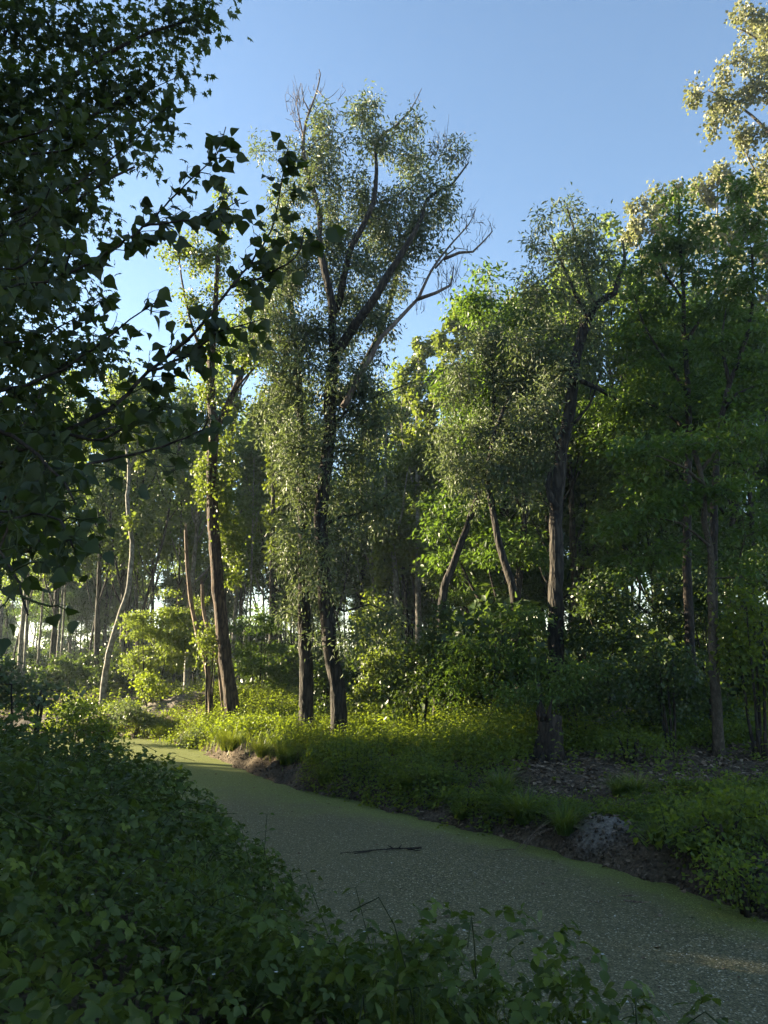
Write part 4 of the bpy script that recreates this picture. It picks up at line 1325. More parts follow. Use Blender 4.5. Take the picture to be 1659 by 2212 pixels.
under(46, (-.60, -.16), (37, 70), 'dark undergrowth bush beneath the slim poplars of the left wood', 'undergrowth bushes in the left wood', 311)
under(34, (-.16, .12), (30, 62), 'undergrowth bush beneath the trees in the middle of the wood', 'undergrowth bushes in the middle wood', 312)
under(16, (-.60, .1), (62, 76), 'far dark thicket closing the view between the slim poplar stems', 'far thickets behind the wood', 314, (2.0, 3.0))
under(50, (.06, .60), (20.5, 44), 'black-shadowed undergrowth bush beneath the right-hand ashes', 'undergrowth bushes in the right wood', 313, (1.0, 2.0))

# the same wood goes on along the left bank, beyond the edge of the view, and shades the stream
def sidewood(pts, seed):
    rr = rs(seed)
    for (x, y, k, s) in pts:
        copy_tree(PO[k], (x, y, float(ground_z(x, y)) - .1), rr.uniform(0, 6.28), s, 'tree of the left bank wood standing past the left edge of the view', 'trees along the left bank')
    
sw = []
rr = rs(9)
for x in np.arange(-13, -44, -3.2):
    for y in np.arange(-4, 44, 3.2):
        xx, yy_ = x + rr.uniform(-1.3, 1.3), y + rr.uniform(-1.3, 1.3)
        if xx > -.56 * yy_ - 4:
            continue
        off = yy_ - (24.5 + COT * (-5 - xx))      # lane along which the evening sun reaches the mound
        if off > -1.6:
            continue
        if off > -5.0:
            if xx < -26 or rr.uniform() < .1:
                continue
            sw.append((xx, yy_, 0 if off > -6 else rr.randint(2), rr.uniform(1.0, 1.15)))
            continue
        sw.append((xx, yy_, [1, 3, 4, 2, 4][rr.randint(5)], rr.uniform(.85, 1.1)))
sidewood(sw, 19)
# ================================================================== GROUND COVER on the right bank
r = rs(401)


def in_view(x, y, m=.08):
    return (np.abs(x) < (.5 + m) * y + .6)


def plants(g, n, xr_, yr_, keep, r, leafL, hgt, npairs, tpl, tint_mu=.45, wid=.62, stems=None):
    """upright leafy plants: leaf pairs up a stem"""
    x = r.uniform(*xr_, n)
    y = r.uniform(*yr_, n)
    k = keep(x, y)
    ok = r.uniform(0, 1, n) < k
    x, y, k = x[ok], y[ok], k[ok]
    m = len(x)
    z = ground_z(x, y)
    h = hgt(x, y) * r.uniform(.55, 1.25, m)
    lean = r.normal(0, .18, (m, 2))
    tmu = tint_mu(x, y) if callable(tint_mu) else tint_mu
    tb_ = tmu + r.normal(0, .14, m)
    for i in range(npairs):
        t = (i + 1.0) / npairs
        for s in (0, 1):
            az = r.uniform(0, 6.28, m) if s == 0 else az + math.pi + r.normal(0, .3, m)
            d = np.stack([np.cos(az), np.sin(az), r.normal(-.25, .4, m)], 1)
            p = np.stack([x + lean[:, 0] * h * t, y + lean[:, 1] * h * t, z + h * t * (.96 + .04 * s)], 1)
            p += d * .015
            nr = np.stack([r.normal(0, .75, m), r.normal(0, .75, m), np.ones(m)], 1)
            L = leafL(x, y) * r.uniform(.7, 1.2, m) * (1.15 - .5 * t)
            scatter(g, tpl, p, d, nr, L, wid, np.clip(tb_ + r.normal(0, .08, m), 0, 1))


def cover_keep(x, y):
    dr = d_right(x, y)
    lit = litter_f(x, y)
    nz = fnoise(x, y, 2.3, 4)
    k = smooth((dr - .30 + .26 * smooth((y - 10) / 3) + .42 * nz) / .6) * (1 - .97 * smooth((lit + .2 * nz - .12) / .3))
    k = k * (1 - .9 * smooth((clay_f(x, y) - .25) / .3))
    return k * in_view(x, y)


def cover_h(x, y):
    b = .31 + .20 * np.clip(fnoise(x, y, 2.2, 7), -1, 1.6)
    nettle = .6 * np.exp(-(((x - 1.8) / 3.0) ** 2 + ((y - 16.8) / 2.0) ** 2))      # tall nettle bed under the bushes
    md = .2 * np.exp(-(((x - MOUND[0]) / 4) ** 2 + ((y - MOUND[1] + 2) / 4) ** 2))
    low = .22 * smooth((x - 1.5) / 1.5) * (1 - smooth((y - 13.4) / .8))      # low trampled herbs in front of the litter
    return np.clip(b + nettle + md - low, .06, .9)


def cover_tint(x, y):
    return .40 + .25 * fnoise(x, y, .9, 9) + .42 * np.exp(-(((x - MOUND[0] - 1) / 6) ** 2 + ((y - MOUND[1] + 2) / 5) ** 2))  # mound term paints sunlit yellow-green into the leaf tint


g = Geo()
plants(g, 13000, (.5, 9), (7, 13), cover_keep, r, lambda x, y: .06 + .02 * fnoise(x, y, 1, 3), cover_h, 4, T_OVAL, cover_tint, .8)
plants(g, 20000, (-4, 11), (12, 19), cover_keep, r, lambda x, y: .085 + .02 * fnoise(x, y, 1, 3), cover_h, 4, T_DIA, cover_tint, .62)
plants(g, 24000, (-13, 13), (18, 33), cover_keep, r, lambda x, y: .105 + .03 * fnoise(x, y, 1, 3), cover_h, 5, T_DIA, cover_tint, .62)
# far floor of the wood
plants(g, 16000, (-34, 30), (30, 60), lambda x, y: in_view(x, y) * .7 * (1 - .9 * smooth((clay_f(x, y) - .25) / .3)), r, lambda x, y: .16 + 0 * x, lambda x, y: .35 + 0 * x, 3, T_DIA, .35, .6)
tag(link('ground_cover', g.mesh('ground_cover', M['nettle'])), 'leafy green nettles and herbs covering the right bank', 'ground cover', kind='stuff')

# thin short grass between the herbs
def blades(g, roots, az, L, lean, wdt, r, tint):
    m = len(roots)
    ts = np.array([0, .35, .7, 1.0])
    dirh = np.stack([np.cos(az), np.sin(az), np.zeros(m)], 1)
    side = np.stack([-np.sin(az), np.cos(az), np.zeros(m)], 1)
    V = np.zeros((m, 8, 3))
    for i, t in enumerate(ts):
        c = roots + dirh * (L * lean * t ** 1.8)[:, None] + np.array([0, 0, 1.0]) * (L * (t - .45 * lean * t ** 2.4))[:, None]
        wd = (wdt * (1 - t ** 1.6) + .0006)[:, None]
        V[:, 2 * i] = c - side * wd
        V[:, 2 * i + 1] = c + side * wd
    f = np.array([0, 1, 3, 2, 2, 3, 5, 4, 4, 5, 7, 6])
    loops = (f[None, :] + (np.arange(m) * 8)[:, None]).ravel()
    g.add(V, loops, np.full(m * 3, 4), np.repeat(tint, 3))


def turf(g, n, xr_, yr_, keep, r, L, wdt):
    x, y = r.uniform(*xr_, n), r.uniform(*yr_, n)
    ok = r.uniform(0, 1, n) < keep(x, y)
    x, y = x[ok], y[ok]
    m = len(x)
    roots = np.stack([x, y, ground_z(x, y) - .01], 1)
    blades(g, roots, r.uniform(0, 6.28, m), L * r.uniform(.5, 1.3, m), r.uniform(.2, 1.0, m), wdt * r.uniform(.7, 1.3, m), r, np.clip(.4 + .3 * fnoise(x, y, 1.5, 2) + r.normal(0, .2, m), 0, 1))


def grass_keep(x, y):
    dr = d_right(x, y)
    return smooth((dr - .3) / .6) * np.clip(.25 + .9 * fnoise(x, y, 1.3, 12), 0, 1) * (1 - .85 * smooth((litter_f(x, y) - .3) / .4)) * (1 - .9 * smooth((clay_f(x, y) - .25) / .3)) * in_view(x, y)


g = Geo()
turf(g, 8000, (.5, 9), (7, 14), grass_keep, r, .2, .004)
turf(g, 9000, (-12, 8), (14, 30), grass_keep, r, .32, .007)
# bright sunlit grass along the water's edge below the mound
turf(g, 12000, (-10, -1), (17, 29), lambda x, y: smooth((d_right(x, y) - .15) / .3) * (1 - smooth((d_right(x, y) - 1.2) / .8)) * np.clip(.5 + fnoise(x, y, 1.2, 5), 0, 1), r, .4, .007)
tag(link('grass', g.mesh('grass', M['grass'])), 'thin green grass growing among the herbs on the right bank', 'grass', kind='stuff')

# leaf litter
g = Geo()
n = 22000
x, y = r.uniform(0, 10, n), r.uniform(7.2, 17.5, n)
kk = np.clip(.9 * smooth((litter_f(x, y) - .15) / .5) + .16 + .3 * (d_right(x, y) < .9), 0, 1) * (d_right(x, y) > -.02)
ok = (r.uniform(0, 1, n) < kk) & in_view(x, y)
x, y = x[ok], y[ok]
m = len(x)
p = np.stack([x, y, ground_z(x, y) + r.uniform(.004, .035, m)], 1)
az = r.uniform(0, 6.28, m)
scatter(g, T_OVAL, p, np.stack([np.cos(az), np.sin(az), r.normal(0, .25, m)], 1), np.stack([r.normal(0, .35, m), r.normal(0, .35, m), np.ones(m)], 1), r.uniform(.04, .10, m), 1.1, np.clip(r.beta(1.5, 2.2, m), 0, 1))
tag(link('leaf_litter', g.mesh('leaf_litter', M['litter'])), 'dry brown fallen leaves on the bare soil of the right bank', 'leaf litter', kind='stuff')

# crumbs of soil fallen down the bank
g = Geo()
n = 9000
y = 7.0 + 21 * r.uniform(0, 1, n) ** 1.6
x = xr(y) + r.uniform(-.05, 1.2, n) ** 1.0 / _slope(xr, y)
ok = in_view(x, y)
x, y = x[ok], y[ok]
m = len(x)
OCT = (np.array([(0, -1, 0), (1, 0, 0), (0, 1, 0), (-1, 0, 0), (0, 0, .8), (0, 0, -.8)], float), np.array([0, 1, 4, 1, 2, 4, 2, 3, 4, 3, 0, 4, 1, 0, 5, 2, 1, 5, 3, 2, 5, 0, 3, 5]), np.full(8, 3))
scatter(g, OCT, np.stack([x, y, ground_z(x, y) + .004], 1), r.normal(0, 1, (m, 3)), r.normal(0, 1, (m, 3)), .006 + .028 * r.uniform(0, 1, m) ** 3, 1.2, r.uniform(0, 1, m))
tag(link('soil_crumbs', g.mesh('soil_crumbs', bpy.data.materials['soil'])), 'crumbs of grey-brown soil lying on the eroded bank', 'soil', kind='stuff')

# herb clumps: bushy nettles standing out of the lower cover
def herb_mesh(seed, ns, h, rad, L):
    rr = rs(seed)
    gs, gl = Geo(), Geo()
    for k in range(ns):
        a = rr.uniform(0, 6.28)
        q = rad * math.sqrt(rr.uniform())
        b0 = np.array([math.cos(a) * q, math.sin(a) * q, 0])
        hh = h * rr.uniform(.6, 1.15) * (1.1 - .5 * q / rad)
        tp = b0 + np.array([math.cos(a) * q * .5 + rr.normal(0, .05), math.sin(a) * q * .5 + rr.normal(0, .05), hh])
        tube(gs, [b0, .5 * (b0 + tp) + rr.normal(0, .015, 3), tp], [.005, .004, .002], 4, 0, 0, cap=False)
        P_, D_, S_ = [], [], []
        npair = 6
        for i in range(npair):
            t = .3 + .7 * (i + 1) / npair
            az = i * 1.57 + rr.uniform(-.4, .4)
            for s in (0, 1):
                d = np.array([math.cos(az + s * 3.14), math.sin(az + s * 3.14), rr.normal(-.25, .3)])
                P_.append(b0 * (1 - t) + tp * t + d * .012)
                D_.append(d)
                S_.append(L * rr.uniform(.75, 1.2) * (1.2 - .55 * t))
        m_ = len(P_)
        scatter(gl, T_OVAL, np.array(P_), np.array(D_), np.stack([rr.normal(0, .4, m_), rr.normal(0, .4, m_), np.ones(m_)], 1), np.array(S_), .85, np.clip(rr.normal(.42, .1) + rr.normal(0, .12, m_), 0, 1))
    return gs.mesh('stems', M['stem']), gl.mesh('leaves', M['nettle'])


HM = [herb_mesh(850, 30, .55, .34, .10), herb_mesh(851, 22, .42, .3, .095), herb_mesh(852, 34, .7, .4, .105)]
rr = rs(860)
nput = 0
spots = []
while nput < 120:
    y = rr.uniform(9, 28)
    x = rr.uniform(-.42, .5) * y
    dr = float(d_right(x, y))
    if dr < .55 or dr > 9 or litter_f(x, y) > .12 or clay_f(x, y) > .3:
        continue
    if x > 1.5 and y < 13 and rr.uniform() < .8:
        continue
    if any((x - a) ** 2 + (y - b) ** 2 < .5 for a, b in spots):
        continue
    spots.append((x, y))
    k = rr.randint(3) if y > 14 else 1
    e = bpy.data.objects.new('herb_clump', None)
    e.location = (x, y, float(ground_z(x, y)) - .02)
    e.rotation_euler = (0, 0, rr.uniform(0, 6.28))
    s = rr.uniform(.75, 1.3)
    e.scale = (s, s, s)
    COL.objects.link(e)
    tag(e, 'leafy nettle clump standing among the herbs of the right bank', 'herb clump', 'nettle clumps on the right bank')
    link('stems', HM[k][0], e)
    link('leaves', HM[k][1], e)
    nput += 1

# specks floating on the duckweed
g = Geo()
n = 3600
y = 5.2 + 20 * r.uniform(0, 1, n) ** 1.5
t = r.uniform(0, 1, n)
x = xl(y) + t * (xr(y) - xl(y))
p = np.stack([x, y, np.full(n, .006)], 1)
az = r.uniform(0, 6.28, n)
scatter(g, T_DIA, p, np.stack([np.cos(az), np.sin(az), r.normal(0, .1, n)], 1), np.stack([r.normal(0, .25, n), r.normal(0, .25, n), np.ones(n)], 1), r.uniform(.006, .016, n) * np.where(r.uniform(0, 1, n) < .03, 1.9, 1), .8, r.uniform(0, 1, n))
nl_ = 160
yl = 5.4 + 18 * r.uniform(0, 1, nl_) ** 1.4
xl_ = xl(yl) + r.uniform(0, 1, nl_) ** .7 * (xr(yl) - xl(yl) - .1)
az = r.uniform(0, 6.28, nl_)
gf = Geo()
scatter(gf, T_OVAL, np.stack([xl_, yl, np.full(nl_, .008)], 1), np.stack([np.cos(az), np.sin(az), r.normal(0, .08, nl_)], 1), np.stack([r.normal(0, .2, nl_), r.normal(0, .2, nl_), np.ones(nl_)], 1), r.uniform(.03, .07, nl_), 1.0, r.uniform(0, .8, nl_))
tag(link('floating_leaves', gf.mesh('floating_leaves', M['litter'])), 'brown fallen leaves drifting on the duckweed', 'fallen leaves', kind='stuff')
tag(link('floating_petals', g.mesh('floating_petals', M['petal'])), 'pale seed fluff and petals scattered on the duckweed', 'petals', kind='stuff')

# ================================================================== BRAMBLE THICKET on the left bank
r = rs(555)


def br_keep(x, y):
    dl = d_left(x, y)
    e = .25 * fnoise(x, y, 2.0, 6)
    return smooth((dl + .02 + .38 * np.exp(-((y - 3.4) / 1.2) ** 2) + .5 * np.exp(-((y - 2.9) / .6) ** 2) + e) / .55) * np.where(fnoise(x, y, 4.5, 40) < -.75, .25, 1)


def br_h(x, y):
    dl = d_left(x, y)
    n1 = fnoise(x, y, 1.5, 21)
    n2 = fnoise(x, y, 4.0, 23)
    h = .26 + .47 * smooth((dl - .1) / 1.6) + .14 * n1 + .17 * n2
    h = h + .95 * smooth((y - 4) / 6) * smooth((dl - .6) / 2.8)
    h = h * (1 - .55 * smooth((y - 13.5) / 3))
    h = h + .33 * np.exp(-((y - 3.1) / 1.1) ** 2) * smooth((1.6 - dl) / .8)
    return np.maximum(h, .1)


def bramble(g, n, yr_, tpl, L, r, wid=1.0, wedge=.66):
    y = np.sqrt(r.uniform(yr_[0] ** 2, yr_[1] ** 2, n))
    x = -wedge * y - .6 + r.uniform(0, 1, n) * (xl(y) + .75 + wedge * y + .6)
    ok = r.uniform(0, 1, n) < br_keep(x, y)
    x, y = x[ok], y[ok]
    m = len(x)
    depth = r.uniform(0, 1, m) ** 1.7
    h = br_h(x, y)
    gz = np.maximum(ground_z(x, y), 0)
    z = gz + h * (1 - depth * .75) + r.normal(0, .02, m)
    # the thicket leans out over the water
    az = r.uniform(0, 6.28, m)
    d = np.stack([np.cos(az), np.sin(az), r.normal(-.28, .3, m)], 1)
    e = .25
    gx = (br_h(x + e, y) + ground_z(x + e, y) - br_h(x - e, y) - ground_z(x - e, y)) / (2 * e)
    gy = (br_h(x, y + e) + ground_z(x, y + e) - br_h(x, y - e) - ground_z(x, y - e)) / (2 * e)
    nr = np.stack([-.6 * gx + r.normal(0, .55, m), -.6 * gy + r.normal(0, .55, m), np.ones(m)], 1)
    tint = np.clip(.36 + .16 * fnoise(x, y, 2.5, 31) + r.normal(0, .2, m) + (r.uniform(0, 1, m) < .07) * .5, 0, 1)
    scatter(g, tpl, np.stack([x, y, z], 1), d, nr, L * r.uniform(.6, 1.25, m), wid, tint)


g = Geo()
bramble(g, 8500, (1.15, 5.0), T_BRAM, .056, r)
bramble(g, 9500, (1.15, 5.0), T_OVAL, .055, r, .95)
bramble(g, 13000, (5.0, 10.5), T_BRAMM, .058, r)
bramble(g, 15000, (5.0, 10.5), T_OVAL, .06, r, .9)
bramble(g, 24000, (10.5, 24), T_BRAMF, .095, r)
# grass coming up through the brambles at the water's edge
gg = Geo()
n = 2600
y = r.uniform(2.2, 6.5, n)
x = xl(y) - r.uniform(.1, 1.5, n)
ok = (fnoise(x, y, 1.8, 50) > -.1)
x, y = x[ok], y[ok]
m = len(x)
blades(gg, np.stack([x, y, np.maximum(ground_z(x, y), 0) + .5 * br_h(x, y)], 1), r.uniform(0, 6.28, m), r.uniform(.18, .45, m), r.uniform(.3, 1.1, m), .0035 * r.uniform(.7, 1.5, m), r, np.clip(r.normal(.5, .25, m), 0, 1))
tag(link('bank_grass', gg.mesh('bank_grass', M['grass'])), 'long grass blades coming up through the brambles at the water edge', 'grass', kind='stuff')
# canes
gs = Geo()
for k in range(420):
    y = math.sqrt(r.uniform(1.5, 9.0 ** 2))
    x = float(-.6 * y + r.uniform(0, 1) * (xl(y) + .2 + .6 * y))
    if r.uniform() > br_keep(np.array(x), np.array(y)) or d_left(x, y) < .7:
        continue
    z0 = max(float(ground_z(x, y)), 0)
    h = float(br_h(np.array(x), np.array(y)))
    a = r.uniform(0, 6.28)
    e = np.array([math.cos(a), math.sin(a), 0])
    b0 = np.array([x, y, z0])
    L = r.uniform(.2, .5)
    tube(gs, catmull([b0, b0 + e * L * .3 + [0, 0, h * .7], b0 + e * L * .8 + [0, 0, h * 1.0], b0 + e * L * 1.3 + [0, 0, h * .93]], .12), .0028, 4, 0, 0, cap=False)
th = link('bramble_thicket', g.mesh('bramble_thicket', M['bramble']))
tag(th, 'dense dark bramble thicket covering the whole left bank', 'bramble thicket', kind='stuff')
link('canes', gs.mesh('canes', M['stem']), th)

# tiny white bramble flowers
g = Geo()
n = 90
y = np.sqrt(r.uniform(1.6 ** 2, 6.5 ** 2, n))
x = -.5 * y + r.uniform(0, 1, n) * (xl(y) + .3 + .5 * y)
p = np.stack([x, y, np.maximum(ground_z(x, y), 0) + br_h(x, y) + .02], 1)
az = r.uniform(0, 6.28, n)
for k in range(5):
    a2 = az + k * 1.2566
    scatter(g, T_DIA, p, np.stack([np.cos(a2), np.sin(a2), np.full(n, .3)], 1), np.stack([np.zeros(n), np.zeros(n), np.ones(n)], 1), np.full(n, .009), .9, np.full(n, .8))
link('blossoms', g.mesh('blossoms', M['petal']), th)

# fallback woodland floor plants on the left bank beyond the thicket are part of it
# ================================================================== upright shoots standing out of the thicket
def shoot_mesh(seed, h, nl, L, tpl=T_OVAL, wid=.95):
    rr = rs(seed)
    top = np.array([rr.uniform(-.12, .12), rr.uniform(-.05, .05), h])
    p = catmull([np.zeros(3), top * [.3, .3, .5] + [rr.uniform(-.03, .03), 0, 0], top], .05)
    gs, gl = Geo(), Geo()
    tube(gs, p, np.linspace(.005, .002, len(p)), 5, 0, seed)
    P_, D_, N_, S_, T_ = [], [], [], [], []
    for k in range(nl):
        t = .35 + .65 * (k + 1) / nl
        b0 = p[min(int(t * (len(p) - 1)), len(p) - 1)]
        a = k * 1.57 + rr.uniform(-.3, .3)
        for s in (0, 1):
            d = np.array([math.cos(a + s * math.pi), math.sin(a + s * math.pi), rr.uniform(-.1, .5)])
            e = b0 + d * .03
            tube(gs, [b0, e], .0012, 3, 0, 0, cap=False)
            P_.append(e); D_.append(d + [0, 0, -.25]); N_.append([rr.normal(0, .5), rr.normal(-.7, .4), .8]); S_.append(L * rr.uniform(.7, 1.2) * (1.15 - .45 * t)); T_.append(np.clip(rr.normal(.4, .15), 0, 1))
    scatter(gl, tpl, np.array(P_), np.array(D_), np.array(N_, float), np.array(S_), wid, np.array(T_))
    return gs.mesh('stem', M['stem']), gl.mesh('leaves', M['bramble'])


shoots = [((545, 1770), (587, 1637), 7.8, 'tallest dark leafy shoot, dead upright, against the pale green end of the stream'),
          ((500, 1770), (520, 1712), 7.0, 'leafy shoot second from the bank bushes, leaning over the water'),
          ((470, 1760), (492, 1700), 7.6, 'short leafy shoot at the left edge of the visible water'),
          ((600, 1850), (640, 1775), 6.0, 'dark leafy shoot with drooping tips against the brown duckweed'),
          ((660, 1880), (700, 1815), 5.4, 'thin leafy shoot arching right over the duckweed'),
          ((850, 1960), (880, 1885), 4.6, 'spray of small leaflets sticking up before the floating branch'),
          ((915, 1990), (945, 1930), 4.3, 'broad-leaved shoot at the bank edge right of the leaflet spray'),
          ((255, 1720), (285, 1640), 9.5, 'pair of leafy twigs at the thicket edge beside the far water'),
          ((1300, 2190), (1340, 2125), 3.6, 'leafy shoot against the speckled water near the bottom right'),
          ((1170, 2160), (1200, 2085), 3.7, 'bright leafy shoot at the bottom bank edge, centre right')]
for i, (b, t_, Y, lb) in enumerate(shoots):
    tp = P(t_[0], t_[1], Y)
    bx = float(xl(np.array(Y))) - .3 / float(_slope(xl, np.array(Y)))
    z0 = max(float(ground_z(bx, Y)), 0)
    base = np.array([bx, Y, z0])
    vec = tp - base
    h = min(float(np.linalg.norm(vec)), .95)
    ms, ml = shoot_mesh(700 + i, h, 8 if i not in (5,) else 10, .085 if i != 5 else .05)
    e = bpy.data.objects.new('leafy_shoot', None)
    e.location = base
    e.rotation_euler = Vector(vec + np.array([0, 0, .15])).to_track_quat('Z', 'Y').to_euler()
    COL.objects.link(e)
    tag(e, lb, 'shoot', 'leafy shoots rising from the thicket')
    link('stem', ms, e)
    link('leaves', ml, e)

# bright nettles that catch the sun on the right bank
for i, (px, py, Y, lb) in enumerate([(912, 1650, 13.4, 'tallest sunlit nettle stalk glowing pale green on the right bank'), (930, 1665, 13.3, 'second sunlit nettle right of the tallest glowing one'), (950, 1668, 13.2, 'shorter sunlit nettle, last of the glowing three')]):
    tp = P(px, py, Y)
    z0 = float(ground_z(tp[0], Y))
    ms, ml = shoot_mesh(760 + i, max(tp[2] - z0, .3), 8, .10, T_OVAL, .7)
    ml.materials.clear()
    ml.materials.append(M['nettle'])
    e = bpy.data.objects.new('nettle', None)
    e.location = (tp[0], Y, z0)
    COL.objects.link(e)
    tag(e, lb, 'nettle', 'sunlit nettles')
    link('stem', ms, e)
    link('leaves', ml, e)

# ================================================================== GRASS TUSSOCKS
def tuss_mesh(seed, n, L, spread):
    rr = rs(seed)
    g = Geo()
    az = rr.uniform(0, 6.28, n)
    rad = spread * np.sqrt(rr.uniform(0, 1, n))
    a0 = rr.uniform(0, 6.28, n)
    roots = np.stack([np.cos(a0) * rad, np.sin(a0) * rad, np.zeros(n)], 1)
    az = a0 + rr.normal(0, .7, n)
    blades(g, roots, az, L * rr.uniform(.55, 1.2, n), np.clip(rr.normal(.85, .35, n), .1, 1.5), .0045 * rr.uniform(.7, 1.3, n), rr, np.clip(rr.normal(.45, .22, n), 0, 1))
    return g.mesh('grass_tussock', M['grass'])


TM = [tuss_mesh(800, 420, .52, .12), tuss_mesh(801, 340, .5, .1), tuss_mesh(802, 260, .45, .12)]
tus = [(1135, 1775, .48, 0, 1.25, 'largest dark drooping grass tussock at the lip of the bank'), (1222, 1800, .42, 1, 1.1, 'drooping grass tussock just left of the pale clay patch'), (1085, 1712, .62, 2, 1.2, 'upright grass tussock behind the largest one, left of the leaf litter'),
       (1372, 1712, .66, 2, .9, 'small grass tussock in the middle of the herbs before the leaf litter'), (1335, 1715, .66, 1, .7, 'tiny grass tussock left of the small one before the leaf litter'), (965, 1790, .35, 2, .75, 'low sprawling grass tuft right above the waterline'),
       (1420, 1820, .55, 1, .8, 'pale grass tuft right of the clay patch'), (620, 1650, .45, 0, 1.2, 'sunlit grass tussock hanging over the bank left of the mossy roots'), (560, 1640, .5, 1, 1.2, 'bright grass tussock above the bend of the bank'),
       (480, 1632, .45, 0, 1.4, 'yellowest sunlit grass tussock by the light streaks on the water'), (505, 1618, .7, 2, 1.3, 'bright grass tussock up the slope from the yellowest one'), (700, 1690, .6, 1, 1.0, 'half-shaded grass tussock in the middle of the bank'),
       (930, 1692, .7, 2, 1.1, 'sunlit grass tuft below the glowing nettles'), (880, 1702, .7, 1, .9, 'sunlit grass tuft left of the glowing nettles'), (350, 1590, .4, 1, 1.3, 'sunlit grass tussock at the far tip of the bank'), (410, 1612, .4, 2, 1.2, 'grass tussock below the pale grey-green bush')]
for i, (px, py, z, k, s, lb) in enumerate(tus):
    p = on_ground(px, py)
    while d_right(p[0], p[1]) < .3:
        p = p + np.array([.06, .05, 0])
    o = link('grass_tussock', TM[k], loc=(p[0], p[1], float(ground_z(p[0], p[1])) - .02))
    o.rotation_euler = (0, 0, i * .9)
    o.scale = (s, s, s)
    tag(o, lb, 'grass tussock', 'grass tussocks on the right bank')

# ================================================================== SMALL THINGS
# floating branch
pts = [G(735, 1843, .01), G(790, 1838, .015), G(850, 1833, .02), G(880, 1833, .02), G(910, 1831, .01)]
g = Geo()
tube(g, catmull(pts, .05), np.linspace(.004, .012, len(catmull(pts, .05))), 6, .3, 4)
for (a_, b_) in [((850, 1833), (838, 1826)), ((862, 1832), (868, 1824)), ((880, 1833), (908, 1838)), ((800, 1837), (765, 1844))]:
    tube(g, [G(*a_, .015), G(*b_, .03)], [.014, .005], 5, .2, 1)
o = link('floating_branch', g.mesh('floating_branch', M['bark_dark'], pts[2]), loc=pts[2])
tag(o, 'thin dark branch floating on the brown duckweed in midstream', 'branch')
# little twig
pts = [G(690, 1681, .02), G(697, 1684, .04), G(705, 1683, .02)]
g = Geo()
tube(g, catmull(pts, .04), .008, 5, .3, 5)
o = link('floating_twig', g.mesh('floating_twig', M['bark_dark'], pts[0]), loc=pts[0])
tag(o, 'small curled dark twig floating near the right waterline', 'twig')

# stick leaning at the bank
a_, b_ = on_ground(705, 1760), on_ground(730, 1740)
# old rotten stump in the shade
def stump(px, py, Y, h, rad, label, seed):
    c = P(px, py, Y)
    b = np.array([c[0], Y, float(ground_z(c[0], Y)) - .1])
    g = Geo()
    rr = rs(seed)
    pts = np.array([b, b + [0, 0, h * .4], b + [.04, 0, h * .8], b + [.06, 0, h]])
    tube(g, catmull(pts, .12), np.linspace(rad * 1.15, rad * .8, len(catmull(pts, .12))), 16, .08, seed, flare=.2, lobes=.1)
    for k in range(9):
        a = rr.uniform(0, 6.28)
        q = b + np.array([math.cos(a) * rad * .6, math.sin(a) * rad * .6, h * .9])
        tube(g, [q, q + np.array([rr.uniform(-.1, .1), rr.uniform(-.1, .1), rr.uniform(.1, .4)])], [rad * .25, .01], 5, .2, k)
    for k in range(6):
        a = rr.uniform(0, 6.28)
        e = np.array([math.cos(a), math.sin(a), 0])
        q = b + e * rad * .8
        tube(g, catmull([q + [0, 0, .3], q + e * .3 + [0, 0, .12], q + e * .7 + [0, 0, 0]], .1), [rad * .22] * 1 + [rad * .2] * (len(catmull([q + [0, 0, .3], q + e * .3 + [0, 0, .12], q + e * .7 + [0, 0, 0]], .1)) - 1), 6, .1, k)
    tag(link('tree_stump', g.mesh('tree_stump', M['bark_dark'], b), loc=b), label, 'stump')


stump(1185, 1570, 15.0, 1.0, .25, 'ragged dark stump in deep shade at the left end of the leaf litter', 5)
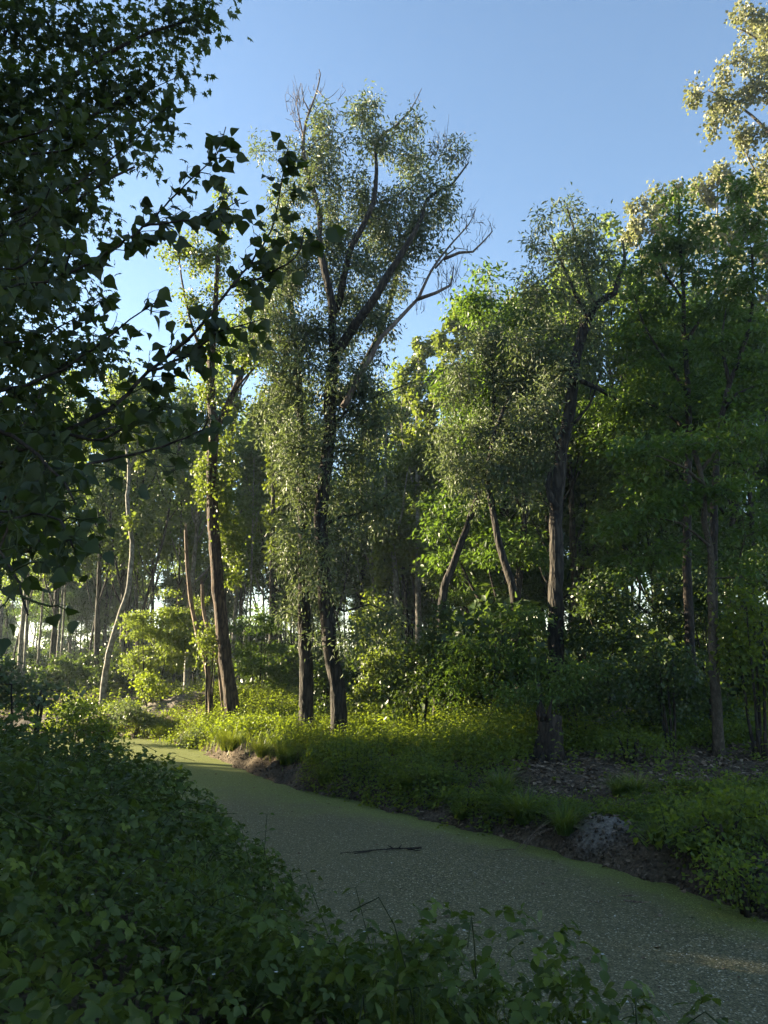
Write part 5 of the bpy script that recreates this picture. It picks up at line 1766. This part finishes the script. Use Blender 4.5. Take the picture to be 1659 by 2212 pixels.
# fallen log with upturned twigs
a_ = on_ground(1262, 1604)
pts = np.array([a_ + [0, 0, .12], a_ + [.35, .35, .28], a_ + [.9, 1.0, .42], a_ + [1.8, 2.2, .5]])
g = Geo()
p = catmull(pts, .12)
tube(g, p, np.linspace(.20, .13, len(p)), 14, .16, 8, lobes=.12)
rr = rs(66)
for k in range(9):
    q = p[rr.randint(2, len(p) - 2)]
    e = np.array([rr.uniform(.2, 1.0), rr.uniform(-.4, .3), rr.uniform(-.05, .5)])
    tube(g, catmull([q, q + e * .5 + [0, 0, .1], q + e * 1.1 + [.1, 0, -.08]], .1), .009, 4, .1, k, cap=False)
tag(link('fallen_log', g.mesh('fallen_log', M['dead'], a_), loc=a_), 'rotten reddish fallen log with thin arching twigs behind the leaf litter', 'log')

# exposed roots on the bank
rr = rs(91)
for (px, py, n_, lb) in [(1330, 1945, 7, 'bundle of thin exposed roots hanging down the eroded bank at lower right'), (715, 1722, 5, 'sunlit exposed roots on the bank beside the mossy waterline'), (1100, 1840, 5, 'dark exposed roots in the bank below the drooping tussocks')]:
    e0 = on_ground(px, py)
    b0 = e0 + np.array([.42, .30, 0])
    g = Geo()
    for k in range(n_):
        o1 = np.array([rr.uniform(-.3, .3), rr.uniform(-.1, .2), 0])
        q0 = b0 + o1
        q0[2] = float(ground_z(q0[0], q0[1])) + .02
        q2 = e0 + o1 * .8 + np.array([rr.uniform(-.15, .05), rr.uniform(-.1, .05), 0])
        q2[2] = max(float(ground_z(q2[0], q2[1])), 0) + .015
        q1 = .5 * (q0 + q2) + np.array([rr.uniform(-.1, .1), -.06, .04])
        p = catmull([q0, q1, q2], .06)
        tube(g, p, np.linspace(.010, .004, len(p)), 5, .15, k, cap=False)
    tag(link('exposed_roots', g.mesh('exposed_roots', M['dead'], e0), loc=e0), lb, 'roots')

# ================================================================== evening haze in the air
HZ = 0.0006
hx, hz0, hz1 = 640.0, -1.6, 34.0
V = np.array([(x, y, z) for z in (hz0, hz1) for y in (-hx, hx) for x in (-hx, hx)])
me = mesh_np('haze', V, [0, 2, 3, 1, 4, 5, 7, 6, 0, 1, 5, 4, 1, 3, 7, 5, 3, 2, 6, 7, 2, 0, 4, 6], [4] * 6, None)
m, nt, out = newmat('haze_air')
pv = N(nt, 'ShaderNodeVolumePrincipled')
pv.inputs['Color'].default_value = (.72, .88, 1, 1)
pv.inputs['Density'].default_value = HZ
pv.inputs['Anisotropy'].default_value = .3
nt.links.new(pv.outputs[0], out.inputs['Volume'])
me.materials.append(m)
tag(link('haze', me), kind='stuff')
